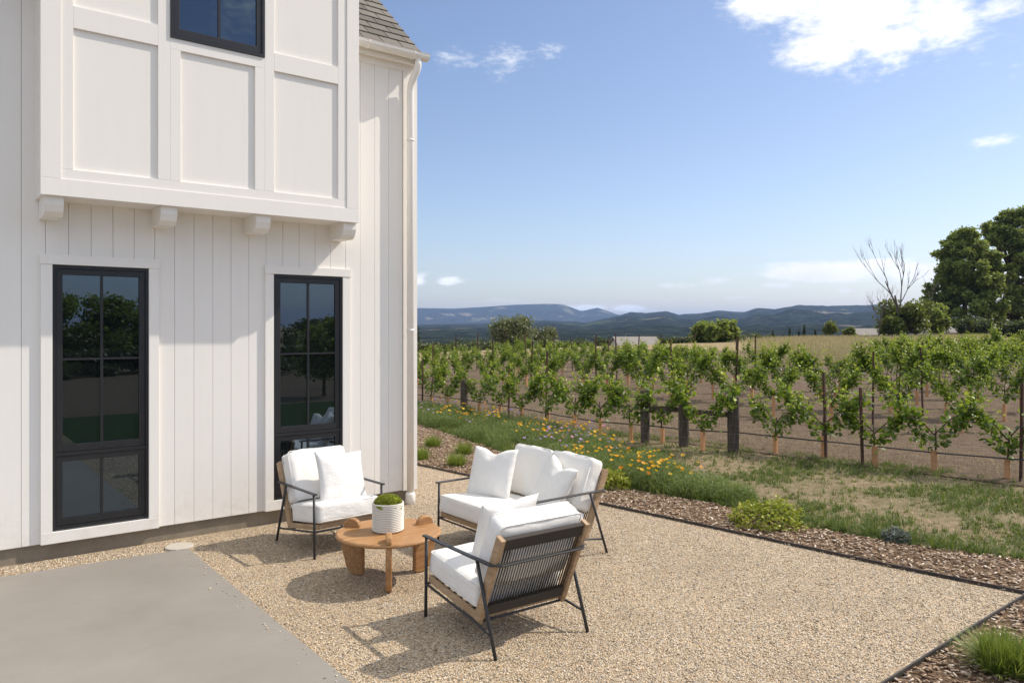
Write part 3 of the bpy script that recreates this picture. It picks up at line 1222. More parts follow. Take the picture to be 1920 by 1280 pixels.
def lounge(name, label, cat, loc, rz, W, D, seed, nback=1):
    """steel-framed lounge seat; local -y is the front, x the width"""
    t = thing(name, label, cat, loc, rz)
    hw, hd = W / 2, D / 2
    AR = .575
    yt = hd - .21                                     # where the rear legs meet the arm rail
    zf, zr = .235, .125                               # side bars, front and rear
    yrear = hd - .235                                 # rear end of the seat frame
    for s in (-1, 1):
        obj('leg', tube_mesh([(s * hw, -hd, 0), (s * hw, -hd + .012, AR - .008)], .0115, 10), 'steel', t)
        obj('leg', tube_mesh([(s * hw, hd, 0), (s * hw, yt, AR - .008)], .0115, 10), 'steel', t)
        zleg = .13
        yl = hd - (hd - yt) * zleg / AR
        obj('side_bar', tube_mesh([(s * hw, -hd + .004, zf), (s * (hw - .012), yrear, zr + .03), (s * hw, yl, zleg)], .009, 8), 'steel', t)
    # flat arm rail running round the back
    rw, rt = .036, .013
    c = .05
    yb = hd - .005
    path = [(-hw, -hd - .022), (-hw, yb - c), (-hw + c, yb), (hw - c, yb), (hw, yb - c), (hw, -hd - .022)]
    V, F = [], []
    for i, (x, y) in enumerate(path):
        p = Vector(path[i])
        d0 = (p - Vector(path[i - 1])).normalized() if i > 0 else None
        d1 = (Vector(path[i + 1]) - p).normalized() if i < len(path) - 1 else None
        d = ((d0 or d1) + (d1 or d0)).normalized()
        nrm = Vector((-d.y, d.x))
        k = 1 / max(.5, (d1 or d0).dot(d))
        for off, z in ((-rw / 2, AR - rt * .3), (-rw / 2 * .7, AR - rt), (rw / 2 * .7, AR - rt), (rw / 2, AR - rt * .3), (rw / 2 * .86, AR), (-rw / 2 * .86, AR)):
            q = p + nrm * off * k
            V.append((q.x, q.y, z))
    m6 = 6
    for i in range(len(path) - 1):
        for k in range(m6):
            k2 = (k + 1) % m6
            F.append((i * m6 + k, (i + 1) * m6 + k, (i + 1) * m6 + k2, i * m6 + k2))
    F += [tuple(range(m6)), tuple(len(V) - m6 + k for k in range(m6))[::-1]]
    obj('arm_rail', raw_mesh('rail', V, F), 'steel', t)
    obj('cross_bar', tube_mesh([(-hw, -hd + .004, zf), (hw, -hd + .004, zf)], .009, 8), 'steel', t)
    obj('cross_bar', tube_mesh([(-hw + .012, yrear, zr + .03), (hw - .012, yrear, zr + .03)], .009, 8), 'steel', t)
    # teak seat frame lying on the bars
    sl = (zr + .03 - zf) / (yrear + hd)

    def zs(y):
        return zf + .012 + sl * (y + hd)
    iw = hw - .030
    for s in (-1, 1):
        obj('seat_frame_board', beam((s * iw, -hd + .015, zs(-hd) + .024), (s * iw, yrear - .002, zs(yrear) + .024), .028, .046), 'weathered_teak', t)
    obj('seat_frame_board', beam((-iw + .0145, -hd + .031, zs(-hd) + .022), (iw - .0145, -hd + .031, zs(-hd) + .022), .028, .044, Vector((0, 1, 0))), 'weathered_teak', t)
    obj('seat_frame_board', beam((-iw + .0145, yrear - .02, zs(yrear) + .024), (iw - .0145, yrear - .02, zs(yrear) + .024), .028, .046, Vector((0, 1, 0))), 'weathered_teak', t)
    ns = 7
    for k in range(ns):
        y = -hd + .09 + (yrear + hd - .16) * k / (ns - 1)
        obj('webbing_strap', multibox([((-iw + .004, y - .018, zs(y) + .0475), (iw - .004, y + .018, zs(y) + .0505))]), 'rope', t)
    # raked back: two posts, rope-wrapped bars, cords
    b0 = Vector((0, yrear - .015, zs(yrear) - .012))
    b1 = Vector((0, hd + .015, .745))
    bd = (b1 - b0).normalized()
    bl = (b1 - b0).length
    px = iw - .002
    for s in (-1, 1):
        obj('back_post', beam(b0 + Vector((s * px, 0, 0)), b1 + Vector((s * px, 0, 0)), .034, .062), 'weathered_teak', t)
    pin = px - .018
    top0, bot0 = bl - .052, .085
    for nm, sdist, hgt in (('top_bar', top0, .085), ('bottom_bar', bot0, .075)):
        cpt = b0 + bd * sdist
        obj(nm, beam(cpt + Vector((-pin, 0, 0)), cpt + Vector((pin, 0, 0)), .034, hgt, Vector((0, bd.z, -bd.y)), .004), 'rope', t)
    nc = int(2 * pin / .0215)
    tubes = []
    perp = Vector((0, bd.z, -bd.y))
    for k in range(nc):
        x = -pin + .012 + (2 * pin - .024) * k / (nc - 1)
        for sgn in (-1, 1):
            a = b0 + bd * (bot0 + .03) + perp * .013 * sgn + Vector((x, 0, 0))
            b = b0 + bd * (top0 - .03) + perp * .013 * sgn + Vector((min(pin - .004, x + (.010 if sgn > 0 else -.0)), 0, 0))
            tubes.append(([a, b], .0032))
    obj('rope_cords', multitube(tubes, 5), 'rope', t)
    # cushions
    tilt = math.atan(sl)
    cd = yrear + hd - .03
    th = .165
    me = cushion_mesh(W - .056, cd + .03, th, .034, .013, 18, seed, .0050)
    o = obj('seat_cushion', me, 'fabric', t)
    obj('piping', piping_mesh(W - .056, cd + .03, th, .034), 'fabric', o)
    ymid = (-hd + yrear) / 2 - .012
    o.location = (0, ymid, zs(ymid) + .049 + th / 2 + .008)
    o.rotation_euler = (tilt, 0, 0)
    lean = math.atan2(b1.y - b0.y, b1.z - b0.z)
    bw = (W - .085) / nback
    bh = .475
    for k in range(nback):
        me = cushion_mesh(bw - .004, bh, .165, .038, .018, 18, seed + 5 + k, .0085)
        o = obj('back_cushion', me, 'fabric', t)
        obj('piping', piping_mesh(bw - .004, bh, .165, .038), 'fabric', o)
        x = -(W - .085) / 2 + bw * (k + .5)
        mid = b0 + bd * (.235 + bh / 2 - .01)
        nrm = Vector((0, -bd.z, bd.y))
        o.location = mid + nrm * .107 + Vector((x, 0, 0))
        o.rotation_euler = (R(90) - lean, 0, 0)
    return t


chairA = lounge('lounge_chair', 'white cushioned steel armchair standing against the house wall under the window', 'armchair', (3.08, 6.80, .006), R(3.5), .69, .78, 1)
chairB = lounge('lounge_chair', 'white cushioned steel armchair seen from behind with dark rope back', 'armchair', (3.19, 4.19, .006), R(178), .75, .87, 2)
sofa = lounge('loveseat', 'white two seat steel framed loveseat backing onto the mulch bed', 'loveseat', (4.42, 5.56, .006), R(-90), 1.21, 1.04, 3, 2)


def pillow(label, loc, rot, s=.5, seed=0, thick=.17, chop=.05):
    o = obj('throw_pillow', pillow_mesh(s, thick, seed, chop), 'fabric', None, loc)
    o.rotation_euler = rot
    tag(o, label, 'pillow', 'white throw pillows on the seats')


# chair A: faces -y
pillow('square white throw pillow on the armchair against the house wall', (3.17, 6.725, .635), (R(-24), R(4), R(2)), .49, 1, .16, .012)
# chair B faces +y
pillow('white throw pillow on the armchair seen from behind', (3.27, 4.30, .63), (R(24), R(-3), R(-2)), .49, 2, .17, .03)
# loveseat faces -x
pillow('white throw pillow with dented top at the loveseat end nearer the house', (4.36, 5.93, .645), (R(-20), 0, R(-70)), .50, 3, .18, .05)
pillow('white throw pillow with raised corner at the loveseat end nearer the camera', (4.56, 5.26, .60), (R(-26), R(9), R(-104)), .50, 4, .17, .06)


def build_table():
    t = thing('coffee_table', 'round oiled wood coffee table with three slab legs', 'coffee table', (3.02, 5.52, .006))
    Rt, zt, th = .425, .392, .036
    bm = bmesh.new()
    prof = [(0, zt - th), (Rt - .03, zt - th), (Rt - .010, zt - th + .006), (Rt, zt - th / 2), (Rt - .004, zt - .008), (Rt - .014, zt), (0, zt)]
    n = 72
    V, F = [], []
    rings = prof[1:-1]
    for r, z in rings:
        for k in range(n):
            a = 2 * math.pi * k / n
            V.append((r * math.cos(a), r * math.sin(a), z))
    for i in range(len(rings) - 1):
        for k in range(n):
            k2 = (k + 1) % n
            F.append((i * n + k, i * n + k2, (i + 1) * n + k2, (i + 1) * n + k))
    F.append(tuple(range(n))[::-1])
    F.append(tuple((len(rings) - 1) * n + k for k in range(n)))
    bm.free()
    obj('table_top', raw_mesh('top', V, F), 'oiled_teak', t)
    # radial slab legs: straight inner edge, bulging outer edge, half-round knob above the top
    for k in range(3):
        ang = R(241.3 - 120 * k)
        pr = [(.235, .02), (.25, .004), (.27, 0)]
        ri, ro = .235, .415
        for q in range(0, 7):
            a = -math.pi / 2 + (math.pi / 2) * q / 6
            pr.append((ro - .115 + .105 * math.cos(a), .115 + .115 * math.sin(a)))
        for q in range(1, 6):
            u = q / 6
            pr.append((ro - .01 + .034 * math.sin(math.pi * u), .115 + (zt - .13) * u))
        cx, cr = ri + .10, .078
        pr.append((ro - .010, zt - .012))
        for q in range(0, 11):
            a = math.pi * q / 10
            pr.append((cx + .006 + cr * math.cos(a), zt + .004 + .068 * math.sin(a)))
        pr.append((ri, zt - .03))
        w = .024
        c, s = math.cos(ang), math.sin(ang)
        bm = bmesh.new()
        va = [bm.verts.new((r * c - w * s, r * s + w * c, z)) for r, z in pr]
        vb = [bm.verts.new((r * c + w * s, r * s - w * c, z)) for r, z in pr]
        m = len(pr)
        bm.faces.new(va)
        bm.faces.new(vb[::-1])
        for i in range(m):
            bm.faces.new((va[i], vb[i], vb[(i + 1) % m], va[(i + 1) % m]))
        bmesh.ops.recalc_face_normals(bm, faces=bm.faces[:])
        ed = [e for e in bm.edges if len(e.link_faces) == 2 and any(len(f.verts) > 8 for f in e.link_faces)]
        bmesh.ops.bevel(bm, geom=ed, offset=.012, segments=3, affect='EDGES', profile=.5)
        me = bpy.data.meshes.new('leg')
        bm.to_mesh(me)
        bm.free()
        obj('leg', me, 'oiled_teak', t)
    # ribbed pot with moss
    p = thing('planter', 'ribbed cream ceramic pot of green moss on the coffee table', 'planter', (3.015, 5.525, .006 + zt))
    n = 56
    pr = [(.0, .002), (.112, .002), (.120, .008)]
    ribs = 15
    H = .232
    for k in range(ribs):
        z0 = .010 + (H - .022) * k / ribs
        dz = (H - .022) / ribs
        pr += [(.1165, z0 + .001), (.1255, z0 + dz * .22), (.1285, z0 + dz * .5), (.1255, z0 + dz * .78), (.1165, z0 + dz * .97)]
    pr += [(.127, H - .01), (.127, H - .002), (.123, H), (.116, H - .003), (.114, H - .05), (.0, H - .05)]
    V, F = [], []
    for r, z in pr[1:-1]:
        for k in range(n):
            a = 2 * math.pi * k / n
            V.append((r * math.cos(a), r * math.sin(a), z))
    m = len(pr) - 2
    for i in range(m - 1):
        for k in range(n):
            k2 = (k + 1) % n
            F.append((i * n + k, i * n + k2, (i + 1) * n + k2, (i + 1) * n + k))
    F += [tuple(range(n))[::-1], tuple((m - 1) * n + k for k in range(n))]
    obj('pot', raw_mesh('pot', V, F, False), 'ceramic', p)
    bm = bmesh.new()
    bmesh.ops.create_icosphere(bm, subdivisions=5, radius=1)
    for v in bm.verts:
        c = v.co.copy()
        lump = mn.fractal(c * 1.7 + Vector((3, 1, 9)), 1, 2, 3) * .22
        fine = mn.noise(c * 14) * .045 + mn.noise(c * 30) * .03
        v.co = Vector((c.x * .112, c.y * .112, c.z * .062)) * (1 + lump + fine)
        v.co.z += .215 + max(0, c.z) * .02 * c.x
    me = bpy.data.meshes.new('moss')
    bm.to_mesh(me)
    bm.free()
    me.polygons.foreach_set('use_smooth', np.ones(len(me.polygons), dtype=bool))
    ms = obj('moss', me, 'moss', p)
    k = 2600
    u = RNG.normal(size=(k, 3))
    u /= np.linalg.norm(u, axis=1)[:, None]
    u[:, 2] = np.abs(u[:, 2]) * .9 + .12
    pos = u * np.array([.108, .108, .072]) + np.array([0, 0, .217])
    V, F, r = scatter(QUAD_V, QUAD_F, pos, rot_random(k), RNG.uniform(.006, .012, k))
    obj('moss_tufts', raw_mesh('tufts', V, F, False, r), 'lime_shrub_leaf', ms)


build_table()

# ------------------------------------------------------------------ vineyard


def vine_parts(seed, height, spread, lush):
    """one vine, row along local y: returns meshes for trunk, foliage, tube"""
    rs = random.Random(seed)
    cz = .62 if height < 1.3 else .78
    trunk = [(0, 0, 0), (rs.uniform(-.02, .02), rs.uniform(-.02, .02), cz * .5), (rs.uniform(-.02, .02), rs.uniform(-.03, .03), cz)]
    tubes = [(trunk, [.016, .014, .011])]
    P, D, S = [], [], []

    def shoot(start, dirv, length, nl, size):
        pts = [Vector(start)]
        d = Vector(dirv).normalized()
        for k in range(6):
            d = (d + Vector((rs.uniform(-.22, .22), rs.uniform(-.22, .22), rs.uniform(-.12, .10)))).normalized()
            pts.append(pts[-1] + d * length / 6)
        tubes.append((pts, [.006 - .0008 * i for i in range(7)]))
        for q in range(nl):
            u = (q + rs.random()) / nl * 6
            i = min(5, int(u))
            p = pts[i].lerp(pts[i + 1], u - i)
            P.append(p + Vector((rs.gauss(0, .035 + .03 * (1 - u / 6)), rs.gauss(0, .035 + .03 * (1 - u / 6)), rs.gauss(0, .035))))
            S.append(size * rs.uniform(.6, 1.15) * (1 - .35 * (u / 6)))
            D.append(u / 6)
    arms = []
    for s in (-1, 1):
        a = [(0, 0, cz * .8), (0, s * spread * .22, cz + .10), (0, s * spread * .48, cz + .17 + rs.uniform(-.05, .08))]
        tubes.append((a, [.010, .008, .006]))
        arms.append(a)
    z0 = .34 if height < 1.2 else .46
    top = height * .84

    def arm(s, t):
        return Vector((0, s * spread * .52 * t ** .85, z0 + (top - z0) * t))
    nsh = int(13 * lush)
    for k in range(nsh):
        s = rs.choice((-1, 1))
        t = rs.uniform(.35, 1)
        p = arm(s, t)
        shoot((rs.uniform(-.05, .05), p.y, p.z), (rs.uniform(-.45, .45), s * rs.uniform(-.3, .6), rs.uniform(.5, 1.2)), (height - z0) * rs.uniform(.22, .55), int(19 * lush ** .5), .078)
    # leaves clothing the head and the two rising arms, darker inside
    for k in range(int(330 * lush)):
        s = rs.choice((-1, 1))
        t = rs.random() ** .8
        p = arm(s, t)
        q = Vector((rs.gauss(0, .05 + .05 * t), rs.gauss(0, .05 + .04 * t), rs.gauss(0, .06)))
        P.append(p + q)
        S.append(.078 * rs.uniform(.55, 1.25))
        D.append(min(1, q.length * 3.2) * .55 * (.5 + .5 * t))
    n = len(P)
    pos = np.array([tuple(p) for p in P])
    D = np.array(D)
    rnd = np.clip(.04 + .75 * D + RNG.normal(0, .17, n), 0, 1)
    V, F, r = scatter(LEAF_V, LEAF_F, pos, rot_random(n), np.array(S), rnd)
    V[:, 2] = np.maximum(V[:, 2], .16)
    return multitube(tubes, 5), raw_mesh('foliage', V, F, False, r)


VAR_FRONT = [vine_parts(10 + k, (1.05, 1.12, .98, 1.16, 1.02, 1.08)[k], (.95, 1.1, .8, 1.0, .7, .9)[k], (1.0, 1.1, .85, 1.15, .8, .95)[k]) for k in range(6)]
VAR_BACK = [vine_parts(40 + k, (1.38, 1.5, 1.28, 1.42, 1.58, 1.34, 1.46, 1.3)[k], (.95, 1.2, .8, 1.1, 1.0, .85, 1.25, .7)[k], (1.35, 1.6, 1.1, 1.5, 1.35, 1.15, 1.55, .95)[k]) for k in range(8)]
TUBE_ME = multibox([((-.031, -.031, 0), (.031, .031, .30))], .008)
STAKE_ME = tube_mesh([(0, 0, 0), (0, 0, 1.0)], .008, 6)
TPOST_ME = multibox([((-.022, -.004, 0), (.022, .004, 1)), ((-.004, .0041, 0), (.004, .034, 1))])


def vine(x, y, var, label, group, rz, sc, tubeh, cat='grapevine'):
    v = thing('grapevine', label, cat, (x, y, float(ground_z(x, y))), rz, group)
    v.scale = sc
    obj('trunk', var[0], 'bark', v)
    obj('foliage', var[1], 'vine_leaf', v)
    if tubeh:
        g = obj('grow_tube', TUBE_ME, 'tube', v)
        g.scale = (1 / sc[0], 1 / sc[1], tubeh / .3 / sc[2])
        g.rotation_euler = (0, 0, random.uniform(0, 1.5))
    return v


ORD = ['first', 'second', 'third', 'fourth', 'fifth', 'sixth', 'seventh', 'eighth', 'ninth', 'tenth', 'eleventh', 'twelfth', 'thirteenth', 'fourteenth', 'fifteenth', 'sixteenth',
       'seventeenth', 'eighteenth', 'nineteenth', 'twentieth', 'twenty-first', 'twenty-second', 'twenty-third', 'twenty-fourth', 'twenty-fifth']


def tpost(x, y, h, label, group, lean=0.0):
    o = obj('steel_post', TPOST_ME, 'rust', None, (x, y, float(ground_z(x, y))))
    o.scale = (1, 1, h)
    o.rotation_euler = (lean, lean * .6, random.uniform(-.2, .2))
    tag(o, label, 'post', group)


def build_vineyard():
    front = [(10.38, 16.73), (10.25, 15.76), (10.42, 14.67), (10.38, 13.8), (10.15, 12.73), (10.31, 12.05), (10.12, 11.03), (10.2, 10.4), (10.22, 9.63), (10.40, 9.05),
             (10.3, 8.09), (10.98, 7.17), (11.2, 6.47), (11.18, 5.64), (11.38, 4.89), (11.62, 4.05)]
    rowdir = math.atan2(.107, 1)
    for i, (x, y) in enumerate(front):
        s = random.uniform(.92, 1.08)
        k = len(front) - i
        lab = 'young grapevine %s from the right in the front row along the wire fence' % ORD[k - 1] if k > 1 else 'young grapevine at the right end of the front row along the wire fence'
        vine(x, y, VAR_FRONT[(i * 5 + 1) % 6], lab, None, rowdir + random.choice((0, math.pi)) + random.uniform(-.2, .2), (s, s * random.uniform(.9, 1.1), s), random.uniform(.26, .36))
    for i, (x, y, h) in enumerate([(10.04, 16.6, 1.2), (10.16, 13.2, 1.15), (10.46, 12.3, 1.55), (11.15, 6.38, 1.35), (11.07, 5.76, 1.15), (11.57, 3.86, 1.3)]):
        tpost(x, y, h, 'thin rusty steel post, %s from the left in the front vine row' % ORD[i], None, random.uniform(-.03, .03))
    # rows behind
    rows = []
    x0 = 16.2
    r = 0
    while x0 < 44:
        rows.append(x0)
        x0 += 2.35
    total = 0
    for r, x0 in enumerate(rows):
        y = .31 * x0 - .4 + random.uniform(0, .8)
        ymax = (24.5, 28.0, 31.0, 33.0)[r] if r < 4 else (.50 * x0 - .6 if r > 7 else 1.18 * x0)
        k = kp = 0
        n_v = 0
        while y < ymax:
            x = x0 - .107 * (y - 4) + random.uniform(-.12, .12)
            inview = y > .3315 * x - .25 and not (r >= 4 and .50 * x0 - .6 < y < .70 * x0)
            if inview and random.random() > .09:
                fade = max(0, min(1, (y - 11) / 12))
                s = random.uniform(.84, 1.12) * (1 - .20 * fade)
                if r < 4:
                    lab = 'leafy grapevine %s from the right in the %s row behind the fence row' % (ORD[min(n_v, 24)], ORD[r])
                    grp = 'vines of the %s row behind the fence row' % ORD[r]
                else:
                    lab = 'leafy grapevine %s from the right in the %s row behind the fence row, far back' % (ORD[min(n_v, 24)], ORD[r])
                    grp = 'vines of the far rows'
                tall = random.uniform(.86, 1.1) * (1.12 if y < .45 * x0 else 1.0)
                vine(x, y, VAR_BACK[random.randrange(8)], lab, grp, rowdir + random.choice((0, math.pi)) + random.uniform(-.15, .15), (s, s * 1.05, s * tall), random.uniform(.32, .5) if r < 4 else 0)
                total += 1
                n_v += 1
            if inview and k % 4 == 2 and r < 6:
                yy = y + .45
                tpost(x0 - .107 * (yy - 4), yy, random.uniform(1.45, 1.8), 'rusty steel trellis post %s from the right in the %s row behind the fence row' % (ORD[kp], ORD[r]),
                      'trellis posts among the rear vines', random.uniform(-.05, .05))
                kp += 1
            k += 1
            y += random.uniform(1.0, 1.35)
    print('vines behind:', total)
    # trellis wires of the first rows and the drip hose
    for r, x0 in enumerate(rows[:5]):
        ya, yb = .31 * x0 - 1.5, (22.5, 26.0, 29.0, 30.5, .5 * x0)[r]
        w = []
        for z in (.78, 1.12):
            w.append(([(x0 - .107 * (y - 4), y, float(ground_z(x0, y)) + z + .02 * math.sin(y)) for y in np.linspace(ya, yb, 14)], .0025))
        tag(obj('trellis_wire', multitube(w, 4), 'wire'), 'pair of thin trellis wires along the %s row behind the fence row' % ORD[r], 'wire', 'trellis wires')
    hose = [(11.75, 2.6, .31), (11.55, 3.9, .29), (11.38, 4.9, .27), (11.17, 6.0, .28), (11.05, 7.0, .27), (10.75, 7.75, .30), (10.45, 8.6, .28), (10.32, 9.3, .29), (10.2, 10.5, .25),
            (10.2, 11.6, .27), (10.25, 12.8, .30), (10.3, 14, .30), (10.3, 15.2, .32), (10.25, 16.7, .30), (10.2, 19, .30)]
    tag(obj('drip_hose', tube_mesh(hose, .011, 6), 'hose'), 'black drip irrigation hose strung along the front vine row', 'hose')

    # timber posts and brace rails
    def post(x, y, h, w, label, round_=True, lean=(0, 0)):
        n = 12
        V, F = tube_vf([(0, 0, -.05), (0, 0, h * .5), (lean[0], lean[1], h - .012), (lean[0], lean[1], h)], [w / 2, w / 2 * 1.02, w / 2 * .98, w / 2 * .9], n)
        V = [(vx * (1 + .05 * math.sin(7 * vz + k)), vy * (1 + .04 * math.cos(5 * vz + k)), vz) for k, (vx, vy, vz) in enumerate(V)]
        o = obj('fence_post', raw_mesh('post', V, F), 'fencewood', None, (x, y, 0))
        tag(o, label, 'fence post')
        return o
    post(10.29, 15.11, .78, .17, 'dark weathered timber fence post standing alone at left of the vine row')
    post(10.26, 9.33, .92, .16, 'dark weathered timber fence post at the left end of the braced three')
    post(10.42, 8.59, .92, .175, 'dark weathered timber fence post in the middle of the braced three')
    post(10.62, 7.72, .90, .185, 'dark weathered timber fence post at the right end of the braced three')
    for (a, b, lab) in (((10.26, 9.24, .62), (10.42, 8.68, .615), 'weathered timber rail between the left and middle braced posts'),
                        ((10.42, 8.50, .61), (10.62, 7.82, .60), 'weathered timber rail between the middle and right braced posts')):
        tag(obj('fence_rail', beam(a, b, .05, .085, Vector((1, 0, 0)), .006), 'fencewood'), lab, 'fence rail')
    # light woven wire fence on the near side of the row
    line = [(11.62, 2.9), (11.42, 3.9), (11.05, 5.8), (10.52, 7.72), (10.32, 8.59), (10.16, 9.33), (10.05, 11), (10.05, 13.1), (10.19, 15.11), (9.95, 16.8), (9.9, 19)]
    w = []
    for z in (.05, .17, .30, .44, .59, .75):
        w.append(([(x, y, z) for x, y in line], .0016))
    for (xa, ya), (xb, yb) in zip(line[:-1], line[1:]):
        nn = int(math.hypot(xb - xa, yb - ya) / .15)
        for q in range(nn):
            u = q / nn
            x, y = xa + (xb - xa) * u, ya + (yb - ya) * u
            w.append(([(x, y, .03), (x, y, .75)], .0011))
    tag(obj('wire_fence', multitube(w, 3, False), 'wire'), 'thin woven wire mesh fence along the front vine row', 'fence')


build_vineyard()

# ------------------------------------------------------------------ plants near the patio


def blades(n, pos, h, w, lean, mat_rnd=None, curve=.35):
    """grass blades: bent strips. pos (n,3); h (n,), returns V,F,r"""
    a = RNG.uniform(0, 2 * np.pi, n)
    ln = RNG.uniform(0, lean, n)
    dx, dy = np.cos(a), np.sin(a)
    px, py = -dy, dx
    V = np.zeros((n, 6, 3))
    for k, (t, ww) in enumerate(((0, 1), (.55, .75), (1, .12))):
        out = h * (np.sin(ln) * t + curve * ln * t * t)
        up = h * np.cos(ln) * t * (1 - .18 * ln * t)
        for s in (-1, 1):
            i = k * 2 + (0 if s < 0 else 1)
            V[:, i, 0] = pos[:, 0] + dx * out + px * s * w * ww / 2
            V[:, i, 1] = pos[:, 1] + dy * out + py * s * w * ww / 2
            V[:, i, 2] = pos[:, 2] + up
    f = np.array([(0, 1, 3, 2), (2, 3, 5, 4)])
    F = (f[None] + (np.arange(n) * 6)[:, None, None]).reshape(-1, 4)
    r = RNG.random(n) if mat_rnd is None else mat_rnd
    return V.reshape(-1, 3), F, np.repeat(r, 6)


def grass_clump(name, label, x, y, rad, h, n, mat, cat='grass tuft', z=0.0):
    t = thing(name, label, cat, (x, y, z))
    rr = rad * .45 * np.sqrt(RNG.random(n))
    an = RNG.uniform(0, 2 * np.pi, n)
    pos = np.stack([rr * np.cos(an), rr * np.sin(an), np.zeros(n)], 1)
    V, F, r = blades(n, pos, h * RNG.uniform(.55, 1.1, n), .006, 1.05)
    V[:, 2] = np.maximum(V[:, 2], .0)
    obj('blades', raw_mesh('blades', V, F, False, r), mat, t)
    return t


def shrub(name, label, x, y, rad, h, n, leaf, mat, cat='shrub', stems=9):
    t = thing(name, label, cat, (x, y, 0))
    u = RNG.normal(size=(n, 3))
    u /= np.linalg.norm(u, axis=1)[:, None]
    u[:, 2] = np.abs(u[:, 2])
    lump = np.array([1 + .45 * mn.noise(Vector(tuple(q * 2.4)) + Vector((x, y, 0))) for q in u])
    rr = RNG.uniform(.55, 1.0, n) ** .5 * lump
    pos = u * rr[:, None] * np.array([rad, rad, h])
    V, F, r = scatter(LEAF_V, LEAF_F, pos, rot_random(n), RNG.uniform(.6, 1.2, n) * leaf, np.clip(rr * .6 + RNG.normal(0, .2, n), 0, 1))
    V[:, 2] = np.maximum(V[:, 2], .003)
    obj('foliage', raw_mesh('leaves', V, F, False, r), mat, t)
    tb = []
    for k in range(stems):
        a = random.uniform(0, 6.28)
        tb.append(([(0, 0, 0), (math.cos(a) * rad * .35, math.sin(a) * rad * .35, h * .4), (math.cos(a) * rad * .7, math.sin(a) * rad * .7, h * .7)], [.006, .005, .003]))
    obj('stems', multitube(tb, 5), 'bark', t)
    return t


